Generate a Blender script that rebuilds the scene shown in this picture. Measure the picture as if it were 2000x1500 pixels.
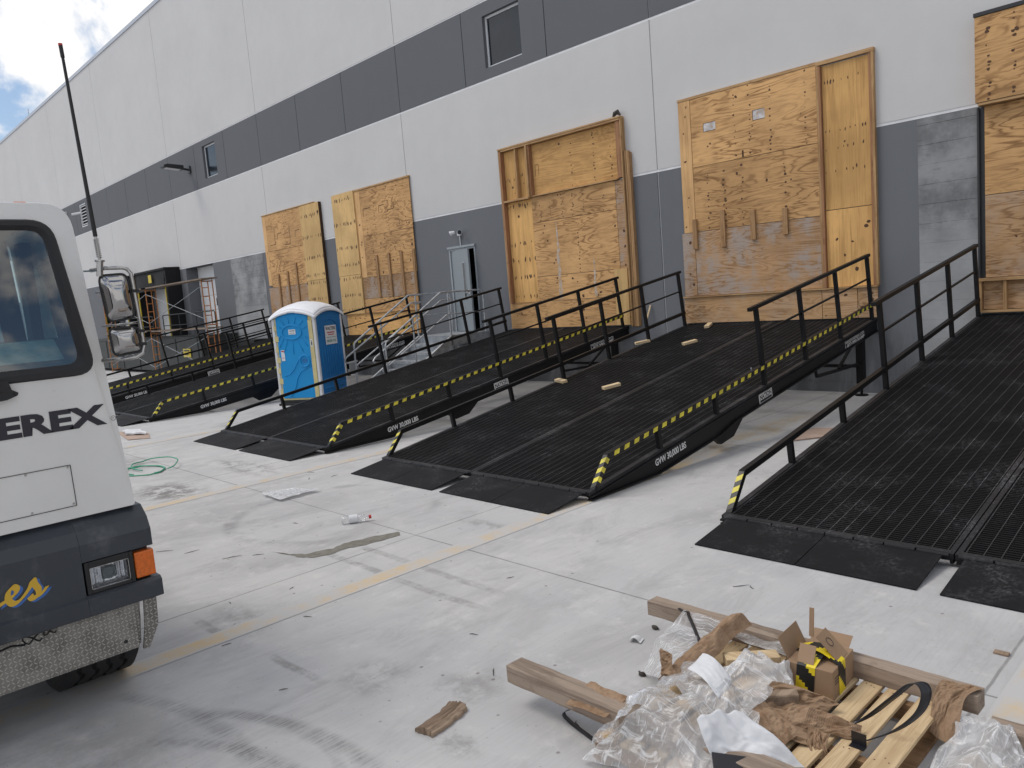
import bpy, math, random
from math import radians as rad, sin, cos, pi
from mathutils import Vector, Matrix, noise
random.seed(7)
for o in list(bpy.data.objects): bpy.data.objects.remove(o)
S = bpy.context.scene
COL = S.collection
# ---------------------------------------------------------------- camera
cd = bpy.data.cameras.new("camera"); cam = bpy.data.objects.new("camera", cd); COL.objects.link(cam)
cd.sensor_width = 36.0; cd.lens = 36.0 * 1504.616 / 2000.0; cd.clip_start = 0.05; cd.clip_end = 2000
cam.matrix_world = (Matrix.Translation((0, -12.78374, 2.07401)) @ Matrix.Rotation(rad(46.38525), 4, 'Z')
                    @ Matrix.Rotation(rad(83.31652), 4, 'X') @ Matrix.Rotation(rad(-4.63569), 4, 'Z'))
S.camera = cam
S.render.resolution_x, S.render.resolution_y = 1024, 768
S.render.engine = 'CYCLES'
S.view_settings.view_transform = 'Standard'; S.view_settings.look = 'None'
S.view_settings.exposure = 0.0; S.view_settings.gamma = 1.0
# ---------------------------------------------------------------- node helpers
def nd(nt, t, ins=None, **props):
    n = nt.nodes.new('ShaderNode' + t)
    for k, v in props.items(): setattr(n, k, v)
    for k, v in (ins or {}).items():
        if isinstance(v, bpy.types.NodeSocket): nt.links.new(v, n.inputs[k])
        else: n.inputs[k].default_value = v
    return n
def c4(c): return (c[0], c[1], c[2], 1.0)
def mth(nt, op, a, b=0.0, clamp=False):
    n = nd(nt, 'Math', {0: a, 1: b}, operation=op, use_clamp=clamp); return n.outputs[0]
def mixc(nt, f, a, b, mode='MIX'):
    n = nt.nodes.new('ShaderNodeMix'); n.data_type = 'RGBA'; n.blend_type = mode; n.clamp_factor = True
    for idx, v in ((0, f), (6, a), (7, b)):
        if isinstance(v, bpy.types.NodeSocket): nt.links.new(v, n.inputs[idx])
        else: n.inputs[idx].default_value = c4(v) if isinstance(v, (tuple, list)) else v
    return n.outputs[2]
def mrange(nt, v, a, b, c=0.0, d=1.0):
    return nd(nt, 'MapRange', {0: v, 1: a, 2: b, 3: c, 4: d}, interpolation_type='SMOOTHSTEP').outputs[0]
def noi(nt, vec, scale, detail=4, rough=0.55, dist=0.0):
    return nd(nt, 'TexNoise', {'Vector': vec, 'Scale': scale, 'Detail': detail, 'Roughness': rough, 'Distortion': dist}).outputs[0]
def stretch(nt, vec, s, loc=(0, 0, 0)):
    return nd(nt, 'Mapping', {'Vector': vec, 'Scale': s, 'Location': loc}).outputs[0]
def new_mat(name):
    m = bpy.data.materials.new(name); m.use_nodes = True; nt = m.node_tree; nt.nodes.clear()
    out = nt.nodes.new('ShaderNodeOutputMaterial'); return m, nt, out
def princ(nt, out, col, rough=0.6, metal=0.0, height=None, bstr=0.3, bdist=0.01, spec=0.5):
    ins = {'Base Color': c4(col) if isinstance(col, (tuple, list)) else col, 'Roughness': rough, 'Metallic': metal, 'Specular IOR Level': spec}
    if height is not None: ins['Normal'] = nd(nt, 'Bump', {'Height': height, 'Strength': bstr, 'Distance': bdist}).outputs[0]
    b = nd(nt, 'BsdfPrincipled', ins); nt.links.new(b.outputs[0], out.inputs[0]); return b
def ocoord(nt): return nd(nt, 'TexCoord').outputs['Object']
# ---------------------------------------------------------------- world: blue sky with bright broken cloud
W = bpy.data.worlds.new("World"); S.world = W; W.use_nodes = True
nt = W.node_tree; nt.nodes.clear()
SUN_DIR = Vector((-0.42, -0.36, 0.85)).normalized()
SUN_EL = math.asin(SUN_DIR.z); SUN_AZ = math.atan2(SUN_DIR.x, SUN_DIR.y)
sky = nd(nt, 'TexSky', sky_type='NISHITA', sun_disc=False, sun_elevation=SUN_EL, sun_rotation=SUN_AZ)
bg1 = nd(nt, 'Background', {'Color': sky.outputs[0], 'Strength': 0.13})
dirv = nd(nt, 'TexCoord').outputs['Generated']
warp = stretch(nt, dirv, (1.0, 1.0, 1.5), (0.0, 0.0, 0.0))
cl = noi(nt, warp, 3.4, 7, 0.58, 0.25)
cmask = mrange(nt, cl, 0.43, 0.515)
shade = noi(nt, stretch(nt, dirv, (1, 1, 2), (7, 2, 5)), 4.5, 6, 0.6, 0.4)
ccol = mixc(nt, mrange(nt, shade, 0.3, 0.65), (0.82, 0.82, 0.845), (1.0, 0.985, 0.96))
bg2 = nd(nt, 'Background', {'Color': ccol, 'Strength': 1.12})
mx = nd(nt, 'MixShader', {0: cmask, 1: bg1.outputs[0], 2: bg2.outputs[0]})
wo = nd(nt, 'OutputWorld'); nt.links.new(mx.outputs[0], wo.inputs[0])
sd = bpy.data.lights.new("sun", 'SUN'); sun = bpy.data.objects.new("sun", sd); COL.objects.link(sun)
sd.energy = 1.45; sd.angle = rad(24); sd.color = (1.0, 0.945, 0.87)
sun.rotation_euler = SUN_DIR.to_track_quat('Z', 'Y').to_euler(); sun.location = (0, -10, 30)

# ---------------------------------------------------------------- mesh builder
ABS = {}
class MB:
    def __init__(s): s.v = []; s.f = []; s.m = []
    def add(s, vs, fs, mi=0):
        b = len(s.v); s.v += [tuple(v) for v in vs]
        for f in fs: s.f.append(tuple(b + i for i in f)); s.m.append(mi)
        return s
    def box(s, x0, x1, y0, y1, z0, z1, mi=0):
        if x0 > x1: x0, x1 = x1, x0
        if y0 > y1: y0, y1 = y1, y0
        if z0 > z1: z0, z1 = z1, z0
        return s.add([(x0, y0, z0), (x1, y0, z0), (x1, y1, z0), (x0, y1, z0), (x0, y0, z1), (x1, y0, z1), (x1, y1, z1), (x0, y1, z1)],
                     [(0, 3, 2, 1), (4, 5, 6, 7), (0, 1, 5, 4), (1, 2, 6, 5), (2, 3, 7, 6), (3, 0, 4, 7)], mi)
    def obox(s, o, a, b, c, mi=0):      # oriented box from corner o with edge vectors a,b,c
        o, a, b, c = Vector(o), Vector(a), Vector(b), Vector(c)
        vs = [o, o + a, o + a + b, o + b, o + c, o + a + c, o + a + b + c, o + b + c]
        fs = [(0, 3, 2, 1), (4, 5, 6, 7), (0, 1, 5, 4), (1, 2, 6, 5), (2, 3, 7, 6), (3, 0, 4, 7)]
        if a.cross(b).dot(c) < 0: fs = [tuple(reversed(f)) for f in fs]
        return s.add(vs, fs, mi)
    def bar(s, p0, p1, w, h, up=(0, 0, 1), mi=0):
        p0, p1 = Vector(p0), Vector(p1); d = (p1 - p0); u = Vector(up)
        x = d.cross(u); x.normalize(); u2 = x.cross(d); u2.normalize()
        return s.obox(p0 - x * w / 2 - u2 * h / 2, d, x * w, u2 * h, mi)
    def tube(s, pts, r, n=8, mi=0, caps=True, closed=False):
        pts = [Vector(p) for p in pts]; N = len(pts); rings = []
        prev = None
        for i, p in enumerate(pts):
            a = pts[i - 1] if (i > 0 or closed) else p; b = pts[(i + 1) % N] if (i < N - 1 or closed) else p
            t = (b - a).normalized()
            if prev is None:
                u = Vector((0, 0, 1)) if abs(t.z) < 0.9 else Vector((1, 0, 0)); u = (u - t * u.dot(t)).normalized()
            else:
                u = prev - t * prev.dot(t)
                u = u.normalized() if u.length > 1e-6 else prev
            prev = u; w = t.cross(u); rr = r[i] if isinstance(r, (list, tuple)) else r
            rings.append([p + (u * cos(2 * pi * k / n) + w * sin(2 * pi * k / n)) * rr for k in range(n)])
        vs = [q for ring in rings for q in ring]; fs = []
        for i in range(N if closed else N - 1):
            j = (i + 1) % N
            for k in range(n): fs.append((i * n + k, i * n + (k + 1) % n, j * n + (k + 1) % n, j * n + k))
        if caps and not closed:
            fs.append(tuple(reversed(range(n)))); fs.append(tuple((N - 1) * n + k for k in range(n)))
        return s.add(vs, fs, mi)
    def prism(s, poly, off, mi=0):      # poly: list of 3-D points, extruded by vector off
        off = Vector(off); a = [Vector(p) for p in poly]; n = len(a)
        nrm = Vector((0, 0, 0))
        for i in range(n): nrm += a[i].cross(a[(i + 1) % n])
        if nrm.dot(off) > 0: a.reverse()
        b = [p + off for p in a]
        fs = [tuple(range(n)), tuple(reversed(range(n, 2 * n)))]
        for i in range(n): fs.append((i, i + n, (i + 1) % n + n, (i + 1) % n))
        return s.add(a + b, fs, mi)
    def disc(s, c, nrm, rx, n=12, ry=None, rot=0.0, mi=0, jit=0.0):
        c = Vector(c); nrm = Vector(nrm).normalized(); ry = ry or rx
        u = Vector((0, 0, 1)) if abs(nrm.z) < 0.9 else Vector((1, 0, 0)); x = u.cross(nrm).normalized(); y = nrm.cross(x)
        vs = []
        for k in range(n):
            a = 2 * pi * k / n; j = 1 + random.uniform(-jit, jit); px, py = rx * cos(a) * j, ry * sin(a) * j
            vs.append(c + x * (px * cos(rot) - py * sin(rot)) + y * (px * sin(rot) + py * cos(rot)))
        return s.add(vs, [tuple(range(n))], mi)
    def cyl(s, p0, p1, r0, r1=None, n=16, mi=0): return s.tube([p0, p1], [r0, r0 if r1 is None else r1], n, mi)
    def grid(s, fn, nu, nv, mi=0):
        vs = [fn(i / nu, j / nv) for j in range(nv + 1) for i in range(nu + 1)]
        fs = [(j * (nu + 1) + i, j * (nu + 1) + i + 1, (j + 1) * (nu + 1) + i + 1, (j + 1) * (nu + 1) + i) for j in range(nv) for i in range(nu)]
        return s.add(vs, fs, mi)
    def bridge(s, A, B, mi=0):
        n = len(A); return s.add(list(A) + list(B), [(i, (i + 1) % n, (i + 1) % n + n, i + n) for i in range(n)], mi)
    def mesh(s, name, off=(0, 0, 0)):
        me = bpy.data.meshes.new(name); ox, oy, oz = off
        me.from_pydata([(x - ox, y - oy, z - oz) for x, y, z in s.v], [], s.f); return me
def obj(name, mb, mats, parent=None, smooth=False, bevel=0.0, solid=0.0, loc=None, auto=None):
    if not isinstance(mats, (list, tuple)): mats = [mats]
    off = (0, 0, 0)
    if parent is not None: off = ABS.get(parent.name, (0, 0, 0))
    elif loc is not None: off = loc
    me = mb.mesh(name, off)
    for m in mats: me.materials.append(m)
    if len(mats) > 1: me.polygons.foreach_set('material_index', mb.m)
    if smooth: me.polygons.foreach_set('use_smooth', [True] * len(me.polygons))
    o = bpy.data.objects.new(name, me); COL.objects.link(o)
    if parent is not None: o.parent = parent; ABS[o.name] = off
    elif loc is not None: o.location = loc; ABS[o.name] = tuple(loc)
    if solid: md = o.modifiers.new('solid', 'SOLIDIFY'); md.thickness = solid; md.offset = 0
    if bevel: md = o.modifiers.new('bevel', 'BEVEL'); md.width = bevel; md.segments = 2; md.limit_method = 'ANGLE'; md.angle_limit = rad(40)
    return o
def tag(o, label, cat, group=None, kind=None):
    if label: o['label'] = label
    if cat: o['category'] = cat
    if group: o['group'] = group
    if kind: o['kind'] = kind
    return o
def thing(name, label, cat, loc=(0, 0, 0), group=None):
    o = bpy.data.objects.new(name, None); COL.objects.link(o); o.location = loc; o.empty_display_size = 0.2
    ABS[o.name] = tuple(loc); return tag(o, label, cat, group)
def struct(name, mb, m, **k):
    o = obj(name, mb, m, **k); o['kind'] = 'structure'; return o
def copy_tree(o, parent=None):
    c = o.copy(); COL.objects.link(c); c.parent = parent
    for ch in [x for x in COL.objects if x.parent is o]: copy_tree(ch, c)
    return c
def text_geo(s, size, bold=0.0, sx=1.0, shear=0.0, space=1.0, align='LEFT'):
    cu = bpy.data.curves.new('lettering', 'FONT'); cu.body = s; cu.size = size; cu.offset = bold; cu.shear = shear; cu.space_character = space
    cu.resolution_u = 3; cu.fill_mode = 'FRONT'
    o = bpy.data.objects.new('lettering', cu); COL.objects.link(o); bpy.context.view_layer.update()
    me = o.evaluated_get(bpy.context.evaluated_depsgraph_get()).to_mesh()
    vs = [(v.co.x * sx, v.co.y) for v in me.vertices]; fs = [tuple(p.vertices) for p in me.polygons]
    bpy.data.objects.remove(o); bpy.data.curves.remove(cu)
    if not vs: return [], [], 0, 0
    x0 = min(v[0] for v in vs); x1 = max(v[0] for v in vs); y0 = min(v[1] for v in vs); y1 = max(v[1] for v in vs)
    vs = [(v[0] - x0, v[1]) for v in vs]
    return vs, fs, x1 - x0, y1
def put_text(mb, s, o, ex, ey, width=None, height=None, bold=0.0, shear=0.0, mi=0, space=1.0):
    """lettering whose baseline starts at o; ex,ey unit vectors; scaled to width and cap height"""
    vs, fs, w, h = text_geo(s, 1.0, bold, 1.0, shear, space)
    kx = width / w if width else height / h; ky = height / h if height else kx
    o, ex, ey = Vector(o), Vector(ex), Vector(ey)
    mb.add([o + ex * (x * kx) + ey * (y * ky) for x, y in vs], fs, mi); return mb

# ---------------------------------------------------------------- materials
def painted(name, col, rough=0.6, var=0.12, nscale=3.0, metal=0.0, dirt=None, dscale=8.0, dlo=0.62, dhi=0.75, damt=0.5, bstr=0.05, fine=60.0):
    m, nt, out = new_mat(name); oc = ocoord(nt)
    a = noi(nt, oc, nscale, 5, 0.6); b = noi(nt, oc, fine, 3, 0.6)
    c = mixc(nt, mrange(nt, a, 0.3, 0.7), tuple(x * (1 - var) for x in col), tuple(min(1, x * (1 + var)) for x in col))
    if dirt:
        d = mrange(nt, noi(nt, oc, dscale, 8, 0.7), dlo, dhi)
        c = mixc(nt, mth(nt, 'MULTIPLY', d, damt), c, dirt)
    r = mrange(nt, a, 0.2, 0.8, rough - 0.08, rough + 0.08)
    princ(nt, out, c, r, metal, b, bstr, 0.01); return m
def plain(name, col, rough=0.5, metal=0.0):
    m, nt, out = new_mat(name); oc = ocoord(nt); a = noi(nt, oc, 12, 4)
    princ(nt, out, mixc(nt, a, tuple(x * 0.9 for x in col), tuple(min(1, x * 1.1) for x in col)), rough, metal); return m
def wall_mat(name, col, mott=0.06, streak=0.08, grime=None):
    m, nt, out = new_mat(name); oc = ocoord(nt)
    big = noi(nt, oc, 0.35, 5, 0.6); mid = noi(nt, oc, 2.2, 6, 0.65); ver = noi(nt, stretch(nt, oc, (3.0, 1, 0.12)), 1.0, 5, 0.6); fine = noi(nt, oc, 90, 3, 0.7)
    k = mth(nt, 'ADD', mth(nt, 'MULTIPLY', mth(nt, 'SUBTRACT', big, 0.5), mott * 2.2), mth(nt, 'ADD', mth(nt, 'MULTIPLY', mth(nt, 'SUBTRACT', mid, 0.5), mott), mth(nt, 'MULTIPLY', mth(nt, 'SUBTRACT', ver, 0.5), streak)))
    k = mth(nt, 'ADD', k, 1.0)
    c = mixc(nt, 1.0, col, nd(nt, 'CombineColor', {0: k, 1: k, 2: k}).outputs[0], 'MULTIPLY')
    if grime:
        z = nd(nt, 'SeparateXYZ', {0: oc}).outputs[2]
        g = mth(nt, 'MULTIPLY', mrange(nt, mth(nt, 'ADD', z, mth(nt, 'MULTIPLY', mid, 1.2)), 2.3, 0.9), mrange(nt, noi(nt, stretch(nt, oc, (2.2, 1, 0.5)), 1.3, 7, 0.65), 0.42, 0.66))
        c = mixc(nt, mth(nt, 'MULTIPLY', g, 0.55), c, grime)
        sc = mrange(nt, noi(nt, oc, 26, 3, 0.7), 0.72, 0.75)
        c = mixc(nt, mth(nt, 'MULTIPLY', sc, 0.5), c, (0.5, 0.5, 0.5))
    princ(nt, out, c, 0.75, 0, mth(nt, 'ADD', fine, mth(nt, 'MULTIPLY', mid, 2.0)), 0.12, 0.004, 0.12); return m
M = {}
M['wall'] = wall_mat('painted_wall_light_grey', (0.572, 0.566, 0.562), 0.09, 0.03)
M['band'] = wall_mat('painted_wall_slate', (0.136, 0.141, 0.152), 0.05, 0.05)
M['lower'] = wall_mat('painted_wall_blue_grey', (0.158, 0.165, 0.178), 0.08, 0.09, (0.29, 0.31, 0.335))
M['joint'] = painted('joint_pale', (0.72, 0.72, 0.73), 0.7, 0.1)
M['joint_dark'] = painted('joint_slate', (0.045, 0.047, 0.052), 0.7, 0.1)
def blockwork(name, a, b, bw, bh):
    m, nt, out = new_mat(name); oc = ocoord(nt)
    xz = nd(nt, 'CombineXYZ', {0: nd(nt, 'SeparateXYZ', {0: oc}).outputs[0], 1: nd(nt, 'SeparateXYZ', {0: oc}).outputs[2]}).outputs[0]
    br = nd(nt, 'TexBrick', {'Vector': xz, 'Color1': (0, 0, 0, 1), 'Color2': (0.25, 0.25, 0.25, 1), 'Mortar': (1, 1, 1, 1), 'Scale': 1.0, 'Mortar Size': 0.006, 'Mortar Smooth': 0.3, 'Brick Width': bw, 'Row Height': bh})
    n1 = noi(nt, oc, 1.1, 8, 0.68); n2 = noi(nt, stretch(nt, oc, (1.2, 1, 5)), 2.5, 6, 0.7)
    c = mixc(nt, mrange(nt, n1, 0.34, 0.66), a, b)
    c = mixc(nt, mrange(nt, n2, 0.55, 0.75, 0, 0.6), c, tuple(x * 0.55 for x in a))
    c = mixc(nt, mth(nt, 'MULTIPLY', mrange(nt, br.outputs['Fac'], 0.4, 0.9), mrange(nt, n1, 0.62, 0.42, 0.1, 0.65)), c, tuple(x * 0.4 for x in a))
    z = nd(nt, 'SeparateXYZ', {0: oc}).outputs[2]
    c = mixc(nt, mth(nt, 'MULTIPLY', mrange(nt, mth(nt, 'ADD', z, n1), 3.1, 2.5), 0.5), c, (0.42, 0.43, 0.44))
    princ(nt, out, c, 0.85, 0, mth(nt, 'SUBTRACT', n2, br.outputs['Fac']), 0.35, 0.01, 0.2); return m
M['block'] = blockwork('weathered_blockwork', (0.16, 0.165, 0.17), (0.34, 0.345, 0.35), 0.4, 0.2)
M['board_concrete'] = blockwork('board_marked_concrete', (0.145, 0.147, 0.150), (0.300, 0.304, 0.310), 60.0, 0.29)

def plywood(name, base, dark, vertical=False, ring=0.9, weather=0.0, wcol=(0.42, 0.38, 0.35), freq=13.0, grain=0.5):
    m, nt, out = new_mat(name); oc = ocoord(nt)
    rnd = nd(nt, 'ObjectInfo').outputs['Random']
    off = nd(nt, 'CombineXYZ', {0: mth(nt, 'MULTIPLY', rnd, 37.0), 1: mth(nt, 'MULTIPLY', rnd, 11.0), 2: mth(nt, 'MULTIPLY', rnd, 53.0)}).outputs[0]
    p = nd(nt, 'VectorMath', {0: oc, 1: off}, operation='ADD').outputs[0]
    sA = (4.2, 1, 0.30) if vertical else (0.55, 1, 3.0)
    sB = (60, 1, 1.2) if vertical else (1.6, 1, 70)
    n1 = noi(nt, stretch(nt, p, sA), 1.0, 4, 0.5, 0.55)
    w = mth(nt, 'SINE', mth(nt, 'MULTIPLY', n1, freq * 2 * pi))
    lines = mth(nt, 'POWER', mth(nt, 'ADD', mth(nt, 'MULTIPLY', w, 0.5), 0.5), 3.0)
    fade = mrange(nt, noi(nt, p, 1.7, 3), 0.35, 0.62)
    fine = noi(nt, stretch(nt, p, sB), 1.0, 4, 0.6); smear = noi(nt, stretch(nt, p, (9, 1, 0.7) if vertical else (0.9, 1, 9)), 1.0, 5, 0.7, 0.8)
    tone = noi(nt, p, 0.9, 4, 0.6)
    c = mixc(nt, mrange(nt, tone, 0.3, 0.7), tuple(x * v for x, v in zip(base, (.84, .80, .74))), tuple(x * v for x, v in zip(base, (1.12, 1.08, 1.0))))
    c = mixc(nt, mth(nt, 'MULTIPLY', mth(nt, 'MULTIPLY', lines, mth(nt, 'ADD', mth(nt, 'MULTIPLY', fade, 0.8), 0.2)), ring), c, dark)
    c = mixc(nt, mth(nt, 'MULTIPLY', mrange(nt, fine, 0.5, 0.75), grain), c, dark)
    c = mixc(nt, mth(nt, 'MULTIPLY', mrange(nt, smear, 0.50, 0.70), 0.68), c, tuple(0.6 * d + 0.4 * b for d, b in zip(dark, base)))
    v2 = mth(nt, 'ADD', mth(nt, 'MULTIPLY', rnd, 0.34), 0.82)
    c = mixc(nt, 1.0, c, nd(nt, 'CombineColor', {0: v2, 1: v2, 2: v2}).outputs[0], 'MULTIPLY')
    if weather:
        wn = noi(nt, stretch(nt, p, (2.0, 1, 1.3)), 1.2, 8, 0.72)
        wn = mth(nt, 'MULTIPLY', mrange(nt, mth(nt, 'ADD', wn, mth(nt, 'MULTIPLY', lines, -0.10)), 0.40, 0.62), weather)
        c = mixc(nt, wn, c, wcol)
    princ(nt, out, c, 0.72, 0, mth(nt, 'ADD', fine, lines), 0.10, 0.003, 0.25); return m
M['ply'] = plywood('plywood_tan', (0.635, 0.39, 0.185), (0.25, 0.125, 0.048))
M['ply_gold'] = plywood('plywood_golden', (0.68, 0.41, 0.17), (0.27, 0.125, 0.036), ring=0.5)
M['ply_gold_v'] = plywood('plywood_golden_upright', (0.69, 0.42, 0.17), (0.30, 0.145, 0.045), True, ring=0.35, freq=6)
M['ply_pale_v'] = plywood('plywood_pale_upright', (0.70, 0.485, 0.230), (0.43, 0.25, 0.09), True, ring=0.3, freq=6, grain=0.4)
M['ply_v'] = plywood('plywood_tan_upright', (0.66, 0.42, 0.21), (0.27, 0.135, 0.05), True, ring=0.35, freq=7)
M['ply_grey'] = plywood('plywood_weathered', (0.42, 0.262, 0.145), (0.18, 0.095, 0.042), ring=0.75, weather=0.8, wcol=(0.37, 0.325, 0.295), freq=17)
M['ply_dark'] = plywood('plywood_weathered_tan', (0.53, 0.335, 0.18), (0.20, 0.10, 0.042), ring=0.75, weather=0.25, freq=17)
M['knot'] = plain('knot_brown', (0.085, 0.036, 0.014), 0.7)
M['cut'] = plain('saw_cut_dark', (0.05, 0.025, 0.012), 0.9)
M['whitewash'] = painted('white_overspray', (0.55, 0.53, 0.53), 0.85, 0.25, 9.0, 0, (0.42, 0.27, 0.15), 14, 0.45, 0.6, 0.7)
def lumber(name, base, dark, axis='X', knots=True):
    m, nt, out = new_mat(name); oc = ocoord(nt); rnd = nd(nt, 'ObjectInfo').outputs['Random']
    p = nd(nt, 'VectorMath', {0: oc, 1: nd(nt, 'CombineXYZ', {0: mth(nt, 'MULTIPLY', rnd, 31.0), 1: mth(nt, 'MULTIPLY', rnd, 17.0), 2: 0.0}).outputs[0]}, operation='ADD').outputs[0]
    sc = {'X': (1.5, 22, 22), 'Y': (22, 1.5, 22), 'Z': (22, 22, 1.5)}[axis]; sf = {'X': (3, 160, 160), 'Y': (160, 3, 160), 'Z': (160, 160, 3)}[axis]
    g = noi(nt, stretch(nt, p, sc), 1.0, 4, 0.6, 0.6); f = noi(nt, stretch(nt, p, sf), 1.0, 3, 0.6); t = noi(nt, p, 5, 5, 0.65)
    c = mixc(nt, mrange(nt, g, 0.42, 0.62), base, tuple(0.5 * (a + b) for a, b in zip(base, dark)))
    c = mixc(nt, mth(nt, 'MULTIPLY', mrange(nt, f, 0.5, 0.72), 0.55), c, dark)
    c = mixc(nt, mth(nt, 'MULTIPLY', mrange(nt, t, 0.55, 0.72), 0.45), c, dark)
    princ(nt, out, c, 0.78, 0, mth(nt, 'ADD', f, g), 0.25, 0.003, 0.25); return m
M['stud_x'] = lumber('stud_timber_level', (0.50, 0.32, 0.16), (0.24, 0.12, 0.05), 'X')
M['stud_z'] = lumber('stud_timber_upright', (0.46, 0.29, 0.14), (0.21, 0.10, 0.04), 'Z')
M['stud_red'] = lumber('stud_timber_reddish', (0.36, 0.19, 0.10), (0.16, 0.07, 0.03), 'Z')
M['old_z'] = lumber('batten_timber_brown', (0.40, 0.24, 0.12), (0.17, 0.085, 0.035), 'Z')
M['pallet_y'] = lumber('pallet_board_timber', (0.60, 0.455, 0.275), (0.36, 0.23, 0.12), 'Y')
M['pallet_x'] = lumber('pallet_stringer_timber', (0.30, 0.185, 0.10), (0.12, 0.07, 0.035), 'X')
M['skid_x'] = lumber('skid_timber_grey_brown', (0.330, 0.262, 0.208), (0.125, 0.088, 0.066), 'X')
M['block_wood'] = lumber('fresh_pine', (0.66, 0.52, 0.33), (0.42, 0.29, 0.16), 'X')

# dusty black paint of the ramps
def blackpaint(name, base=(0.010, 0.010, 0.011), dust_glint=(0.10, 0.10, 0.105), amt=0.18, rough=0.45, spec=0.22):
    m, nt, out = new_mat(name); oc = ocoord(nt)
    a = noi(nt, oc, 2.2, 6, 0.68); b = noi(nt, oc, 38, 4, 0.75); c0 = noi(nt, stretch(nt, oc, (3, 0.7, 3)), 3, 5, 0.7)
    d = mth(nt, 'MULTIPLY', mrange(nt, a, 0.46, 0.72), mrange(nt, b, 0.42, 0.68))
    d = mth(nt, 'ADD', d, mth(nt, 'MULTIPLY', mrange(nt, c0, 0.62, 0.8), 0.35), True)
    c = mixc(nt, mth(nt, 'MULTIPLY', d, amt), base, dust_glint)
    princ(nt, out, c, mrange(nt, d, 0, 1, rough, 0.85), 0, b, 0.12, 0.003, spec); return m
M['black'] = blackpaint('black_ramp_paint')
M['grate'] = blackpaint('black_grating_steel', (0.0155, 0.0155, 0.0165), (0.24, 0.24, 0.245), 0.36, 0.5)  # pale dust patches also paint highlights into the grating colour
M['grate_bar'] = blackpaint('pale_grating_rod', (0.042, 0.042, 0.044), (0.32, 0.32, 0.325), 0.6, 0.45)  # long rods in a lighter grey than the cross bars
M['lip'] = blackpaint('black_tread_plate', (0.0085, 0.0085, 0.010), (0.20, 0.20, 0.21), 0.40, 0.72, 0.2)
M['hinge'] = blackpaint('worn_black_edge', (0.022, 0.022, 0.024), (0.26, 0.26, 0.27), 0.45, 0.5)
M['yellow'] = painted('hazard_yellow', (0.70, 0.60, 0.06), 0.5, 0.18, 6, 0, (0.10, 0.09, 0.03), 9, 0.5, 0.75, 0.6)
M['tape_black'] = plain('hazard_black', (0.012, 0.012, 0.012), 0.45)
M['white_print'] = plain('white_lettering', (0.75, 0.75, 0.75), 0.5)
M['galv'] = painted('galvanised_steel', (0.44, 0.46, 0.48), 0.45, 0.2, 8, 0.6, (0.25, 0.26, 0.27), 14, 0.5, 0.7, 0.5)
M['galv_dark'] = painted('galvanised_steel_dull', (0.29, 0.31, 0.33), 0.5, 0.2, 6, 0.4)
# truck
M['truck_white'] = painted('truck_white_enamel', (0.70, 0.695, 0.68), 0.32, 0.04, 2.0, 0, (0.28, 0.25, 0.20), 20, 0.68, 0.76, 0.5, 0.01)
M['truck_slate'] = painted('truck_slate_enamel', (0.028, 0.034, 0.043), 0.36, 0.12, 3.0, 0, (0.16, 0.17, 0.18), 5, 0.50, 0.8, 0.45)
M['rubber'] = painted('black_rubber', (0.012, 0.012, 0.014), 0.6, 0.15, 10)
M['tyre'] = painted('tyre_rubber', (0.016, 0.016, 0.017), 0.8, 0.2, 14, 0, (0.06, 0.055, 0.05), 20, 0.5, 0.7, 0.5)
M['chrome'] = painted('chrome', (0.38, 0.372, 0.37), 0.12, 0.06, 3, 1.0, (0.25, 0.2, 0.16), 26, 0.6, 0.75, 0.5, 0.02)
M['bright'] = painted('bright_reflector', (0.85, 0.86, 0.88), 0.12, 0.05, 30, 0.9)
M['steel_tube'] = painted('stainless_tube', (0.42, 0.41, 0.40), 0.28, 0.12, 12, 1.0)
M['cab_dark'] = plain('cab_trim_dark', (0.02, 0.024, 0.028), 0.7)
M['cab_grey'] = plain('cab_trim_grey', (0.09, 0.12, 0.13), 0.7)
M['orange'] = painted('amber_lens', (0.62, 0.13, 0.012), 0.2, 0.15, 60)
M['navy'] = plain('navy_decal', (0.014, 0.014, 0.024), 0.45)
M['gold'] = plain('gold_decal', (0.62, 0.38, 0.03), 0.45)
M['blue_decal'] = plain('blue_decal', (0.04, 0.13, 0.38), 0.45)
M['black_plain'] = plain('matt_black', (0.010, 0.010, 0.011), 0.55)
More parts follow.
